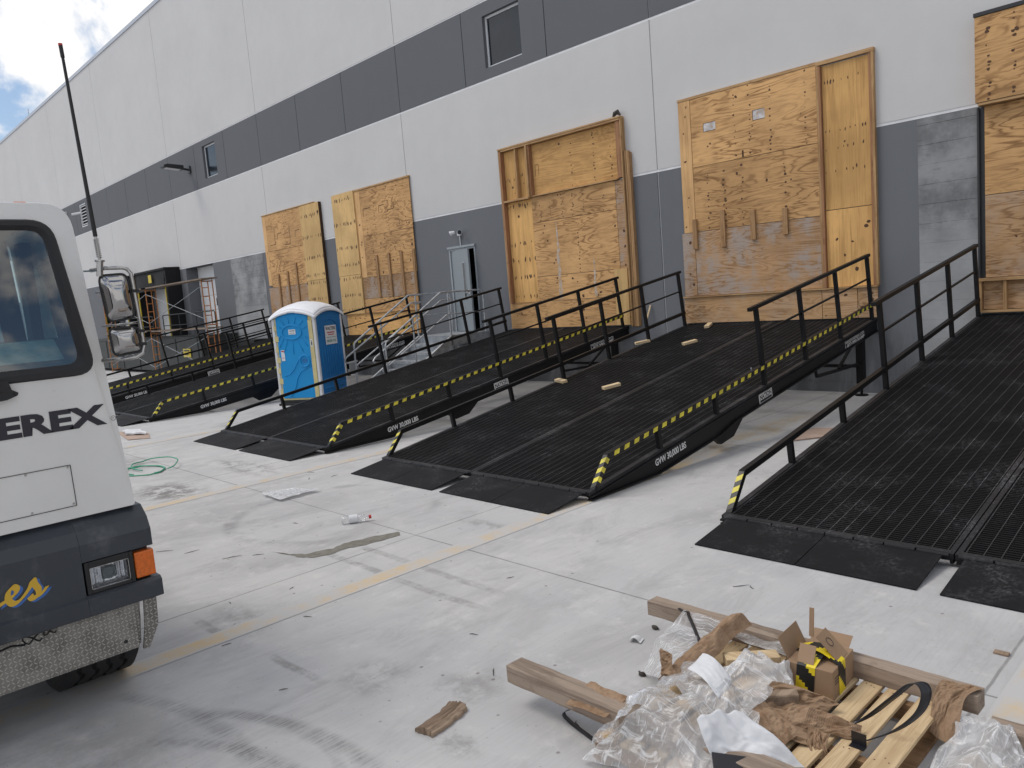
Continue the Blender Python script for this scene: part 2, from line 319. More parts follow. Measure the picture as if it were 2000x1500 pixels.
def diamond():
    m, nt, out = new_mat('diamond_plate'); oc = ocoord(nt)
    xyz = nd(nt, 'SeparateXYZ', {0: oc}); y, z = xyz.outputs[1], xyz.outputs[2]
    def lug(sgn, ox):
        u = mth(nt, 'MULTIPLY', mth(nt, 'ADD', y, z), 0.7071); v = mth(nt, 'MULTIPLY', mth(nt, 'SUBTRACT', y, z), 0.7071)
        a, b = (u, v) if sgn > 0 else (v, u)
        fa = mth(nt, 'ABSOLUTE', mth(nt, 'SUBTRACT', mth(nt, 'FRACT', mth(nt, 'ADD', mth(nt, 'DIVIDE', a, 0.030), ox)), 0.5))
        fb = mth(nt, 'ABSOLUTE', mth(nt, 'SUBTRACT', mth(nt, 'FRACT', mth(nt, 'ADD', mth(nt, 'DIVIDE', b, 0.030), ox)), 0.5))
        e = mth(nt, 'ADD', mth(nt, 'POWER', mth(nt, 'DIVIDE', fa, 0.36), 2.0), mth(nt, 'POWER', mth(nt, 'DIVIDE', fb, 0.10), 2.0))
        return mrange(nt, e, 1.2, 0.5)
    h = mth(nt, 'MAXIMUM', lug(1, 0.0), lug(-1, 0.5))
    n = noi(nt, oc, 9, 7, 0.7)
    c = mixc(nt, mrange(nt, n, 0.35, 0.7), (0.29, 0.275, 0.25), (0.155, 0.145, 0.13))
    c = mixc(nt, mth(nt, 'MULTIPLY', h, 0.75), c, (0.62, 0.60, 0.57))
    princ(nt, out, c, 0.48, 0.55, h, 0.9, 0.003); return m
M['diamond'] = diamond()
def glassmat(name, tint, refl=1.0, rough=0.02):
    m, nt, out = new_mat(name)
    tr = nd(nt, 'BsdfTransparent', {'Color': c4(tint)}); gl = nd(nt, 'BsdfGlossy', {'Color': (1, 1, 1, 1), 'Roughness': rough})
    fr = nd(nt, 'Fresnel', {'IOR': 1.52})
    f = mth(nt, 'MULTIPLY', mth(nt, 'ADD', fr.outputs[0], 0.03), refl, True)
    mx = nd(nt, 'MixShader', {0: f, 1: tr.outputs[0], 2: gl.outputs[0]}); nt.links.new(mx.outputs[0], out.inputs[0]); return m
M['cab_glass'] = glassmat('tinted_cab_glass', (0.50, 0.72, 0.75), 1.7)
M['dark_glass'] = painted('dark_window_glass', (0.018, 0.024, 0.032), 0.08, 0.2, 1.5)
M['lens'] = glassmat('clear_lens', (0.96, 0.97, 0.98), 0.35)
M['paper'] = painted('white_paper', (0.66, 0.67, 0.69), 0.8, 0.05, 6)
M['dash_paper'] = painted('pale_worksheet', (0.62, 0.80, 0.80), 0.85, 0.1, 20)
# toilet
M['blue'] = painted('toilet_blue_plastic', (0.001, 0.25, 0.58), 0.7, 0.05, 2, 0, (0.05, 0.27, 0.5), 12, 0.62, 0.8, 0.3)
M['blue_dark'] = painted('toilet_shaded_blue_plastic', (0.006, 0.150, 0.40), 0.6, 0.06, 2, 0, (0.08, 0.22, 0.42), 12, 0.6, 0.8, 0.4)  # darker copy of the toilet blue, with the side wall's shade in the colour
M['cream'] = painted('toilet_yellowed_plastic', (0.58, 0.50, 0.24), 0.5, 0.1, 4)
M['roof_white'] = painted('toilet_roof_plastic', (0.82, 0.83, 0.86), 0.45, 0.03, 2)
M['post_white'] = painted('toilet_corner_plastic', (0.62, 0.63, 0.65), 0.5, 0.05, 3)
M['red_print'] = plain('red_lettering', (0.45, 0.03, 0.03), 0.5)
M['green_print'] = plain('teal_lettering', (0.02, 0.22, 0.16), 0.5)
M['scaf_orange'] = painted('scaffold_orange_paint', (0.50, 0.20, 0.06), 0.6, 0.2, 5, 0, (0.16, 0.07, 0.04), 8, 0.45, 0.65, 0.7)
M['scaf_plank'] = lumber('scaffold_plank_timber', (0.24, 0.19, 0.15), (0.11, 0.08, 0.06), 'X')
M['deep_grey'] = painted('dark_platform_steel', (0.030, 0.034, 0.034), 0.6, 0.15, 2)
M['door_white'] = painted('white_sectional_door', (0.70, 0.71, 0.72), 0.5, 0.03, 2)
M['shelter'] = painted('black_shelter_fabric', (0.009, 0.009, 0.010), 0.85, 0.2, 3)
M['sign_yellow'] = painted('sign_yellow', (0.58, 0.44, 0.02), 0.5, 0.1, 10)
M['steel_door'] = painted('grey_steel_door', (0.215, 0.245, 0.265), 0.4, 0.05, 2)
M['steel_frame'] = painted('grey_door_frame', (0.30, 0.33, 0.35), 0.42, 0.06, 4)
M['alu'] = painted('pale_window_frame', (0.66, 0.67, 0.69), 0.4, 0.05, 4)
M['coping'] = painted('metal_coping', (0.46, 0.48, 0.52), 0.4, 0.05, 2, 0.3)
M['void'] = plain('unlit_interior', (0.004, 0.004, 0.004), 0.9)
M['bronze'] = painted('bronze_fixture', (0.022, 0.022, 0.024), 0.45, 0.1, 6)
M['cardboard'] = painted('brown_cardboard', (0.285, 0.185, 0.112), 0.8, 0.08, 6)
def corrug():
    m, nt, out = new_mat('torn_corrugated_card'); oc = ocoord(nt)
    w = nd(nt, 'TexWave', {'Vector': nd(nt, 'TexCoord').outputs['UV'], 'Scale': 16.0, 'Distortion': 1.2, 'Detail': 2.0}, wave_type='BANDS', bands_direction='X').outputs[1]
    n = noi(nt, oc, 14, 5, 0.7)
    c = mixc(nt, mrange(nt, n, 0.35, 0.7), (0.38, 0.265, 0.175), (0.24, 0.15, 0.09))
    c = mixc(nt, mth(nt, 'MULTIPLY', w, 0.25), c, (0.22, 0.13, 0.075))
    princ(nt, out, c, 0.85, 0, mth(nt, 'ADD', w, n), 0.35, 0.004, 0.2); return m
M['corrugated'] = corrug()
def film(name, opac=0.35, tint=(0.90, 0.91, 0.93), sc=1.0):
    m, nt, out = new_mat(name); oc = ocoord(nt)
    s1 = noi(nt, stretch(nt, oc, (7, 60, 12)), 1.0 * sc, 4, 0.6, 0.7); s2 = noi(nt, oc, 4 * sc, 4, 0.6, 0.6); s3 = noi(nt, stretch(nt, oc, (60, 6, 16)), 1.0, 3, 0.6, 0.8)
    f = mth(nt, 'MAXIMUM', mrange(nt, s1, 0.50, 0.68), mth(nt, 'MAXIMUM', mrange(nt, s2, 0.50, 0.85, 0, 0.8), mrange(nt, s3, 0.54, 0.7)))
    bump = nd(nt, 'Bump', {'Height': mth(nt, 'ADD', s1, mth(nt, 'ADD', s2, s3)), 'Strength': 0.45, 'Distance': 0.012}).outputs[0]
    tr = nd(nt, 'BsdfTransparent', {'Color': (0.97, 0.97, 0.97, 1)})
    df = nd(nt, 'BsdfDiffuse', {'Color': c4(tint), 'Normal': bump}); tl = nd(nt, 'BsdfTranslucent', {'Color': c4(tint), 'Normal': bump})
    gl = nd(nt, 'BsdfGlossy', {'Color': (1, 1, 1, 1), 'Roughness': 0.12, 'Normal': bump})
    mat = nd(nt, 'MixShader', {0: 0.4, 1: df.outputs[0], 2: tl.outputs[0]})
    m1 = nd(nt, 'MixShader', {0: mth(nt, 'ADD', mth(nt, 'MULTIPLY', f, 0.62), opac * 0.55, True), 1: tr.outputs[0], 2: mat.outputs[0]})
    fr = nd(nt, 'Fresnel', {'IOR': 1.45, 'Normal': bump}).outputs[0]
    m2 = nd(nt, 'MixShader', {0: mth(nt, 'ADD', mth(nt, 'MULTIPLY', fr, 0.55), 0.03, True), 1: m1.outputs[0], 2: gl.outputs[0]})
    nt.links.new(m2.outputs[0], out.inputs[0]); return m
M['film'] = film('stretch_wrap', 0.62)
M['film_haze'] = film('milky_stretch_wrap', 0.9)
M['bottle'] = film('clear_bottle_plastic', 0.25)
M['strap'] = plain('black_strapping', (0.012, 0.012, 0.016), 0.3)
M['green_strap'] = plain('green_strapping', (0.03, 0.30, 0.17), 0.45)
M['bark'] = lumber('splintered_wood', (0.34, 0.255, 0.185), (0.13, 0.085, 0.055), 'Y')
M['debris'] = plain('dark_debris', (0.06, 0.053, 0.047), 0.9)
M['card_flat'] = painted('flat_card_pinkish', (0.42, 0.31, 0.25), 0.85, 0.1, 5)

# ---------------------------------------------------------------- ground
def ground_mat():
    m, nt, out = new_mat('broomed_concrete'); oc = ocoord(nt)
    xyz = nd(nt, 'SeparateXYZ', {0: oc}); X, Y = xyz.outputs[0], xyz.outputs[1]
    big = noi(nt, oc, 0.28, 6, 0.6); mid = noi(nt, oc, 1.6, 7, 0.66, 0.3); patch = noi(nt, stretch(nt, oc, (1.0, 0.45, 1), (5, 2, 0)), 1.1, 7, 0.7, 0.5)
    broom = noi(nt, stretch(nt, oc, (70, 1.6, 1)), 1.0, 4, 0.65); fine = noi(nt, oc, 130, 3, 0.7)
    c = mixc(nt, mrange(nt, big, 0.3, 0.7), (0.475, 0.473, 0.475), (0.552, 0.545, 0.533))
    c = mixc(nt, mrange(nt, mid, 0.35, 0.7, 0, 0.6), c, (0.440, 0.440, 0.448))
    c = mixc(nt, mrange(nt, patch, 0.46, 0.70, 0, 0.65), c, (0.365, 0.36, 0.362))
    c = mixc(nt, mrange(nt, noi(nt, stretch(nt, oc, (0.9, 0.35, 1), (1, 8, 0)), 2.4, 8, 0.75, 0.8), 0.48, 0.68, 0, 0.55), c, (0.345, 0.34, 0.34))
    c = mixc(nt, mrange(nt, noi(nt, oc, 3.5, 6, 0.7), 0.52, 0.72, 0, 0.55), c, (0.61, 0.60, 0.585))
    c = mixc(nt, mth(nt, 'MULTIPLY', mrange(nt, broom, 0.45, 0.75), 0.25), c, (0.33, 0.33, 0.335))
    def blob(cx, cy, rx, ry, lo=0.38, hi=0.6, amt=0.6, sc=3.0):
        d = mth(nt, 'SQRT', mth(nt, 'ADD', mth(nt, 'POWER', mth(nt, 'DIVIDE', mth(nt, 'SUBTRACT', X, cx), rx), 2.0), mth(nt, 'POWER', mth(nt, 'DIVIDE', mth(nt, 'SUBTRACT', Y, cy), ry), 2.0)))
        return mth(nt, 'MULTIPLY', mth(nt, 'MULTIPLY', mrange(nt, d, 1.0, 0.25), mrange(nt, noi(nt, oc, sc, 8, 0.75), lo, hi)), amt)
    for a in ((-9.7, -9.5, 0.9, 0.5, 0.42, 0.56, 0.75, 4.0), (-10.2, -8.3, 1.3, 0.35, 0.45, 0.6, 0.6, 5.0), (-7.4, -9.6, 1.0, 0.4, 0.5, 0.65, 0.35, 3.0),
              (-5.1, -10.7, 0.5, 0.25, 0.4, 0.6, 0.35, 6.0), (-3.6, -10.6, 0.35, 0.25, 0.42, 0.6, 0.35, 6.0), (-2.75, -10.72, 0.22, 0.12, 0.4, 0.6, 0.4, 9.0), (-3.1, -10.35, 0.3, 0.3, 0.42, 0.6, 0.35, 5.0),
              (-4.0, -12.0, 0.9, 0.9, 0.38, 0.62, 0.35, 2.0), (-5.2, -8.3, 0.5, 0.12, 0.42, 0.58, 0.35, 5.0), (-12.4, -9.1, 1.0, 0.4, 0.4, 0.6, 0.4, 4.0)):
        c = mixc(nt, blob(*a), c, (0.13, 0.122, 0.115))
    rings = []
    hatch = mth(nt, 'ADD', mth(nt, 'MULTIPLY', mrange(nt, broom, 0.35, 0.6), 0.7), 0.3)
    def arc(cx, cy, r, w, amt, x0=-99., x1=99., y0=-99., y1=99.):
        d = mth(nt, 'SQRT', mth(nt, 'ADD', mth(nt, 'POWER', mth(nt, 'SUBTRACT', X, cx), 2.0), mth(nt, 'POWER', mth(nt, 'SUBTRACT', Y, cy), 2.0)))
        e = mth(nt, 'ABSOLUTE', mth(nt, 'SUBTRACT', d, r)); k = mrange(nt, e, w * 1.25, w * 0.2)
        k = mth(nt, 'MULTIPLY', k, mth(nt, 'MULTIPLY', mrange(nt, X, x0, x0 + 0.35), mrange(nt, X, x1, x1 - 0.35)))
        k = mth(nt, 'MULTIPLY', k, mth(nt, 'MULTIPLY', mrange(nt, Y, y0, y0 + 0.2), mrange(nt, Y, y1, y1 - 0.2)))
        k = mth(nt, 'MULTIPLY', k, mth(nt, 'MULTIPLY', hatch, mrange(nt, noi(nt, oc, 2.6, 5, 0.7), 0.33, 0.6)))
        return mth(nt, 'MULTIPLY', k, amt * .8)
    for a in ((-3.06, -12.727, 1.65, 0.055, 0.75, -4.2, -2.4, -12.0, -10.9), (-3.00, -12.758, 1.44, 0.05, 0.8, -4.1, -2.6, -12.0, -10.9), (-3.236, -11.717, 0.58, 0.035, 0.55, -3.6, -2.8, -11.4, -10.9),
              (-6.94, -8.80, 1.05, 0.09, 0.55, -8.4, -5.9, -10.2, -7.9), (-3.7, -13.3, 1.9, 0.06, 0.5, -4.9, -2.5, -12.6, -11.1)):
        c = mixc(nt, arc(*a), c, (0.12, 0.12, 0.122))
    def band(ax, a0, w, lo, hi, amt, soft=0.5):
        u, v = (Y, X) if ax == 'x' else (X, Y)
        wob = mth(nt, 'MULTIPLY', mth(nt, 'SUBTRACT', noi(nt, oc, 0.8, 2), 0.5), 0.10)
        k = mrange(nt, mth(nt, 'ABSOLUTE', mth(nt, 'SUBTRACT', mth(nt, 'ADD', u, wob), a0)), w, w * 0.4)
        k = mth(nt, 'MULTIPLY', k, mth(nt, 'MULTIPLY', mrange(nt, v, lo, lo + 0.3), mrange(nt, v, hi, hi - 0.3)))
        return mth(nt, 'MULTIPLY', mth(nt, 'MULTIPLY', k, mrange(nt, noi(nt, oc, 5, 6, 0.75), 0.36, 0.6)), amt)
    for a in (('x', -9.60, 0.05, -5.9, -3.7, 0.5), ('x', -9.34, 0.05, -5.8, -3.8, 0.45), ('x', -10.9, 0.05, -5.5, -4.7, 0.5), ('x', -10.83, 0.04, -4.5, -3.7, 0.55)):
        c = mixc(nt, band(*a), c, (0.17, 0.165, 0.155))
    # rust/yellow streaks of the sandy joint under the ramps
    c = mixc(nt, blob(-5.0, -3.6, 0.35, 2.8, 0.42, 0.58, 0.5, 2.0), c, (0.46, 0.33, 0.14))
    for ax, v0 in (('y', -5.52), ('y', -1.04), ('y', -10.0), ('y', -14.5), ('y', -19.0), ('y', 3.4), ('x', -8.86), ('x', -13.3), ('x', -4.4)):
        u = X if ax == 'y' else Y
        wob = mth(nt, 'MULTIPLY', mth(nt, 'SUBTRACT', noi(nt, oc, 6, 3), 0.5), 0.012)
        k = mrange(nt, mth(nt, 'ABSOLUTE', mth(nt, 'SUBTRACT', mth(nt, 'ADD', u, wob), v0)), 0.011, 0.004)
        c = mixc(nt, mth(nt, 'MULTIPLY', k, mrange(nt, mid, 0.3, 0.6, 0.35, 0.75)), c, (0.15, 0.145, 0.14))
    sp = nd(nt, 'TexVoronoi', {'Vector': oc, 'Scale': 7.0, 'Randomness': 1.0})
    dots = mth(nt, 'MULTIPLY', mrange(nt, sp.outputs['Distance'], 0.10, 0.05), mrange(nt, nd(nt, 'SeparateColor', {0: sp.outputs['Color']}).outputs[0], 0.6, 0.62))
    c = mixc(nt, mth(nt, 'MULTIPLY', dots, 0.55), c, (0.10, 0.065, 0.06))
    sp2 = nd(nt, 'TexVoronoi', {'Vector': stretch(nt, oc, (1, 2.2, 1)), 'Scale': 19.0, 'Randomness': 1.0})
    dots2 = mth(nt, 'MULTIPLY', mrange(nt, sp2.outputs['Distance'], 0.16, 0.06), mrange(nt, nd(nt, 'SeparateColor', {0: sp2.outputs['Color']}).outputs[1], 0.72, 0.74))
    c = mixc(nt, mth(nt, 'MULTIPLY', dots2, 0.45), c, (0.12, 0.115, 0.105))
    princ(nt, out, c, 0.82, 0, mth(nt, 'ADD', broom, mth(nt, 'ADD', fine, mid)), 0.22, 0.004, 0.25); return m
M['ground'] = ground_mat()
struct('ground', MB().add([(-400, -400, 0), (400, -400, 0), (400, 400, 0), (-400, 400, 0)], [(0, 1, 2, 3)]), M['ground'])
def line_mat():
    m, nt, out = new_mat('worn_yellow_line'); oc = ocoord(nt)
    broom = noi(nt, stretch(nt, oc, (70, 1.6, 1)), 1.0, 4, 0.65); n = noi(nt, oc, 5, 7, 0.72); n2 = noi(nt, oc, 1.3, 4, 0.6)
    x = nd(nt, 'SeparateXYZ', {0: oc}).outputs[0]
    edge = mrange(nt, mth(nt, 'ADD', mth(nt, 'ABSOLUTE', x), mth(nt, 'MULTIPLY', n, 0.07)), 0.075, 0.125)
    wear = mth(nt, 'MAXIMUM', edge, mrange(nt, mth(nt, 'ADD', mth(nt, 'MULTIPLY', n, 0.6), mth(nt, 'MULTIPLY', n2, 0.5)), 0.38, 0.64))
    c = mixc(nt, mth(nt, 'MULTIPLY', mrange(nt, broom, 0.5, 0.75), 0.4), (0.60, 0.445, 0.245), (0.52, 0.43, 0.31))
    c = mixc(nt, wear, c, (0.49, 0.485, 0.478)); princ(nt, out, c, 0.82, 0, broom, 0.2, 0.004, 0.25); return m
M['line'] = line_mat()
for i, (lx, y0, y1) in enumerate(((-4.90, -15.5, -4.6), (-9.06, -12.5, -6.6), (-0.88, -15.5, -5.5), (-14.0, -12.5, -6.5))):
    o = struct('parking_line', MB().add([(lx - 0.10, y0, 0.003), (lx + 0.10, y0, 0.003), (lx + 0.10, y1, 0.003), (lx - 0.10, y1, 0.003)], [(0, 1, 2, 3)]), M['line'], loc=(lx, 0, 0))
# dried mud splash beside the joint
mud = []
top = [(-6.28, -9.86), (-6.05, -9.80), (-5.95, -9.72), (-5.86, -9.50), (-5.90, -9.36), (-5.86, -9.20), (-5.80, -9.02), (-5.74, -8.90)]
bot = [(-5.63, -8.94), (-5.66, -9.10), (-5.70, -9.32), (-5.76, -9.46), (-5.74, -9.62), (-5.80, -9.74), (-5.93, -9.80)]
poly = top + bot; jig = []
for i in range(len(poly)):
    a, b = poly[i], poly[(i + 1) % len(poly)]
    for k in range(5):
        t = k / 5; jig.append((a[0] + (b[0] - a[0]) * t + random.uniform(-.012, .012), a[1] + (b[1] - a[1]) * t + random.uniform(-.012, .012), 0.0035))
M['mud'] = painted('dried_mud', (0.185, 0.175, 0.150), 0.9, 0.2, 14, 0, (0.11, 0.08, 0.06), 8, 0.5, 0.7, 0.5)
struct('mud_stain', MB().add(list(reversed(jig)), [tuple(range(len(jig)))]), M['mud'])
# ---------------------------------------------------------------- warehouse
wh = thing('warehouse', 'long tilt-up concrete warehouse painted pale grey with slate window band', 'warehouse', (-16, 0, 0))
XL, XR = -95.0, 14.0
main_j = [-8.87 - 7.955 * k for k in range(-2, 11)]; main_j = [x for x in main_j if XL < x < XR]
def panels(z0, z1, joints, holes, gap, depth=0.025, hdepth=0.2):
    """front faces of a row of wall panels between vertical joints, with recessed openings"""
    mb = MB(); js = sorted(joints); edges = [XL] + js + [XR]
    for i in range(len(edges) - 1):
        a = edges[i] + (gap / 2 if i else 0); b = edges[i + 1] - (gap / 2 if i < len(edges) - 2 else 0)
        hs = [h for h in holes if a < (h[0] + h[1]) / 2 < b]
        xs = sorted(set([a, b] + [v for h in hs for v in h[:2]])); zs = sorted(set([z0, z1] + [v for h in hs for v in h[2:]]))
        for p in range(len(xs) - 1):
            for q in range(len(zs) - 1):
                cx, cz = (xs[p] + xs[p + 1]) / 2, (zs[q] + zs[q + 1]) / 2
                if any(h[0] < cx < h[1] and h[2] < cz < h[3] for h in hs): continue
                mb.add([(xs[p], 0, zs[q]), (xs[p + 1], 0, zs[q]), (xs[p + 1], 0, zs[q + 1]), (xs[p], 0, zs[q + 1])], [(0, 1, 2, 3)])
        for (x0, x1, y0, y1, zz0, zz1) in [(a, b, 0, depth, z0, z1)]:
            mb.add([(a, 0, z0), (a, depth, z0), (a, depth, z1), (a, 0, z1)], [(0, 3, 2, 1)]); mb.add([(b, 0, z0), (b, depth, z0), (b, depth, z1), (b, 0, z1)], [(0, 1, 2, 3)])
            mb.add([(a, 0, z0), (b, 0, z0), (b, depth, z0), (a, depth, z0)], [(0, 3, 2, 1)]); mb.add([(a, 0, z1), (b, 0, z1), (b, depth, z1), (a, depth, z1)], [(0, 1, 2, 3)])
        for h in hs:
            x0, x1, a0, a1 = h[:4]; d = hdepth
            mb.add([(x0, 0, a0), (x0, d, a0), (x0, d, a1), (x0, 0, a1)], [(0, 1, 2, 3)]); mb.add([(x1, 0, a0), (x1, d, a0), (x1, d, a1), (x1, 0, a1)], [(3, 2, 1, 0)])
            mb.add([(x0, 0, a0), (x1, 0, a0), (x1, d, a0), (x0, d, a0)], [(0, 1, 2, 3)]); mb.add([(x0, 0, a1), (x1, 0, a1), (x1, d, a1), (x0, d, a1)], [(3, 2, 1, 0)])
    return mb
sub_j = []
for k in range(-8, 34):
    x = -8.87 - 2.652 * k
    if XL < x < XR and min(abs(x - j) for j in main_j) > 0.3: sub_j.append(x)
W2 = (-13.44, -12.25, 7.27, 8.42); W1 = (-29.30, -28.18, 7.31, 8.50); LV = (-45.29, -44.20, 7.34, 8.50)
DOOR = (-15.34, -14.33, 1.22, 3.31)
DK = [(-32.28, -29.60, 1.22, 4.168), (-36.2, -33.2, 1.22, 4.0), (-41.2, -38.2, 1.22, 4.0)]
obj('upper_wall', panels(8.745, 14.45, main_j, [], 0.022), M['wall'], wh)
obj('accent_band', panels(7.025, 8.715, main_j + sub_j, [W1, W2, LV], 0.022, 0.025, 0.13), M['band'], wh)
obj('middle_wall', panels(4.215, 6.985, main_j, [], 0.022), M['wall'], wh)
obj('lower_wall', panels(0.0, 4.17, main_j, [DOOR] + DK, 0.03, 0.025, 0.55), M['lower'], wh)
jb = MB()
for zz in ((6.986, 7.024), (8.716, 8.744), (4.171, 4.214)): jb.add([(XL, .006, zz[0]), (XR, .006, zz[0]), (XR, .006, zz[1]), (XL, .006, zz[1])], [(0, 1, 2, 3)])  # pale level strips colour in the light that the reveal bevels catch
for x in main_j: jb.add([(x - .03, .021, 0), (x + .03, .021, 0), (x + .03, .021, 14.45), (x - .03, .021, 14.45)], [(0, 1, 2, 3)])
obj('joint_backing', jb, M['joint'], wh)
jb = MB()
for x in sub_j: jb.add([(x - .03, .019, 7.03), (x + .03, .019, 7.03), (x + .03, .019, 8.71), (x - .03, .019, 8.71)], [(0, 1, 2, 3)])
obj('band_joint_backing', jb, M['joint_dark'], wh)
obj('building_shell', MB().box(XL, XR, 0.7, 40, 0, 14.44).box(XL, XL + .1, 0.03, 0.69, 0, 14.44).box(XR - .1, XR, 0.03, 0.69, 0, 14.44), M['wall'], wh)
obj('roof_coping', MB().box(XL, XR, -0.035, 0.45, 14.452, 14.60), M['coping'], wh)
obj('lightning_rod', MB().cyl((-52.63, 0.1, 14.6), (-52.63, 0.1, 15.05), 0.025, n=8), M['galv'], wh)
def window(h, frame_d=0.05, fw=0.055, off=0.09):
    x0, x1, z0, z1 = h
    f = MB()
    f.box(x0 + .002, x0 + fw, off, off + frame_d, z0 + .002, z1 - .002).box(x1 - fw, x1 - .002, off, off + frame_d, z0 + .002, z1 - .002)
    f.box(x0 + fw, x1 - fw, off, off + frame_d, z0 + .002, z0 + fw).box(x0 + fw, x1 - fw, off, off + frame_d, z1 - fw, z1 - .002)
    w = obj('window', f, M['alu'], wh)
    obj('pane', MB().box(x0 + fw - .005, x1 - fw + .005, off + .02, off + .03, z0 + fw - .005, z1 - fw + .005), M['dark_glass'], w)
    return w
window(W2); window(W1)
x0, x1, z0, z1 = LV
lv = MB().box(x0, x0 + .05, .02, .1, z0, z1).box(x1 - .05, x1, .02, .1, z0, z1).box(x0 + .05, x1 - .05, .02, .1, z0, z0 + .05).box(x0 + .05, x1 - .05, .02, .1, z1 - .05, z1)
for k in range(7):
    zc = z0 + .05 + (z1 - z0 - .1) * (k + .5) / 7
    lv.obox((x0 + .05, .02, zc - .03), (x1 - x0 - .1, 0, 0), (0, .09, .085), (0, -.006, .006))
lv_o = obj('louver', lv, M['alu'], wh)
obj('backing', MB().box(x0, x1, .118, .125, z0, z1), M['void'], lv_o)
# steel door standing ajar
x0, x1, z0, z1 = DOOR
df = MB().box(x0, x0 + .05, -.012, .16, z0, z1).box(x1 - .05, x1, -.012, .16, z0, z1).box(x0 + .05, x1 - .05, -.012, .16, z1 - .05, z1)
obj('door_frame', df, M['steel_frame'], wh)
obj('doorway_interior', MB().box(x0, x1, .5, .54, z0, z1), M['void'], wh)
obj('drip_cap', MB().box(x0 - .02, x1 + .02, -.05, -.001, z1 + .0, z1 + .05), M['steel_frame'], wh)
a = rad(24); hx = x0 + .056; L = 0.89; ux, uy = cos(a), -sin(a)
# the leaf is hinged on the left jamb and swung inwards a little
ux, uy = cos(rad(13)), -sin(rad(13)); L = 0.89
lf = MB().obox((hx, .012, z0 + .01), (ux * L, uy * L, 0), (-uy * .045, ux * .045, 0), (0, 0, z1 - z0 - .065))
leaf = obj('door', lf, M['steel_door'], wh)
def dp(s, z, off=-.004): return Vector((hx + ux * s + uy * -off * -1 * 0, .03 + uy * s, z)) + Vector((uy, -ux, 0)) * (-off)
fr = MB(); nrm = Vector((uy, -ux, 0))
def dbox(s0, s1, za, zb, d0, d1): return (Vector((hx + ux * s0, .012 + uy * s0, za)) + nrm * d0, Vector((ux * (s1 - s0), uy * (s1 - s0), 0)), nrm * (d1 - d0), Vector((0, 0, zb - za)))
fr.obox(*dbox(.55, .70, 2.02, 2.95, .001, .006)); obj('vision_frame', fr, M['steel_frame'], leaf)
obj('vision_pane', MB().obox(*dbox(.575, .675, 2.05, 2.92, .007, .009)), M['dark_glass'], leaf)
obj('handle', MB().obox(*dbox(.79, .85, 2.14, 2.27, .001, .01)).obox(*dbox(.70, .83, 2.19, 2.215, .03, .045)).obox(*dbox(.81, .83, 2.19, 2.215, .01, .03)), M['chrome'], leaf)
# white sectional dock door and its jambs, far left
for i, (x0, x1, z0, z1) in enumerate(DK):
    if i == 0:
        dd = MB()
        for k in range(5): dd.box(x0 + .02, x1 - .02, .47 + .003 * (k % 2), .52, z0 + k * (z1 - z0) / 5 + .006, z0 + (k + 1) * (z1 - z0) / 5 - .006)
        d = obj('dock_door', dd, M['door_white'], wh)
        obj('vision_pane', MB().box(-30.75, -30.45, .462, .468, 2.55, 2.85), M['dark_glass'], d)
    else:
        dd = MB().box(x0 + .02, x1 - .02, .06, .11, z0, z1); obj('dock_door', dd, M['door_white'], wh)
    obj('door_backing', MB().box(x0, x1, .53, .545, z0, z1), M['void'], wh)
for i, (x0, x1) in enumerate(((-36.5, -32.9), (-41.5, -37.9))):
    sh = obj('dock_shelter', MB().box(x1 - .14, x1, -.62, -.002, 1.22, 4.20).box(x0, x0 + .14, -.62, -.002, 1.22, 4.20).box(x0, x1, -.66, -.002, 4.205, 4.30), M['shelter'], wh, bevel=0.02)
    obj('head_curtain', MB().grid(lambda u, v: (x0 + .15 + u * (x1 - x0 - .30), -.60 - .05 * sin(u * 9) * (1 - v) - .04 * (1 - v), 3.42 + v * .78), 24, 6), M['shelter'], sh, solid=0.02)
    for q in (x1 - .21, x0 + .145): obj('guide_stripe', MB().box(q, q + .065, -.64, -.60, 1.25, 3.5), M['sign_yellow'], sh)
    obj('tag_plate', MB().box(x0 + 1.85, x0 + 2.2, -.71, -.70, 3.75, 4.08), M['sign_yellow'], sh)
# rough unpainted infill panels, set 6 mm proud of the lower wall
for nm, a, b, z1, mt in (('board_marked_panel', -4.19, -3.385, 4.166, 'board_concrete'), ('blockwork_panel', -28.02, -25.42, 4.166, 'block')):
    obj(nm, MB().box(a, b, -.008, .018, 0.0, z1), M[mt], wh)
obj('footing', MB().box(XL, XR, -.03, -.010, 0.0, 0.16), M['lower'], wh)

# flood light on the band, lamp over the door, camera
fl = thing('flood_light', 'black box floodlight on a short arm below the small upper window', 'floodlight', (-30.62, 0, 7.86))
obj('mounting_plate', MB().box(-30.72, -30.52, -.06, -.001, 7.72, 8.0), M['bronze'], fl, bevel=.01)
obj('arm', MB().bar((-30.62, -.06, 7.86), (-30.62, -.35, 7.90), .07, .07), M['bronze'], fl)
hd = obj('lamp_head', MB().prism([(-30.8, -.30, 7.84), (-30.8, -1.05, 7.90), (-30.8, -1.05, 7.98), (-30.8, -.9, 8.03), (-30.8, -.30, 8.00)], (.36, 0, 0)), M['bronze'], fl, bevel=.012)
obj('lens', MB().obox((-30.76, -.95, 7.885), (.28, 0, 0), (0, .55, -.044), (0, 0, -.012)), M['alu'], hd)
wl = thing('wall_lamp', 'small twin head emergency lamp above the steel door', 'wall lamp', (-14.84, 0, 3.66))
obj('base', MB().box(-14.90, -14.78, -.07, -.001, 3.60, 3.72), M['alu'], wl, bevel=.015)
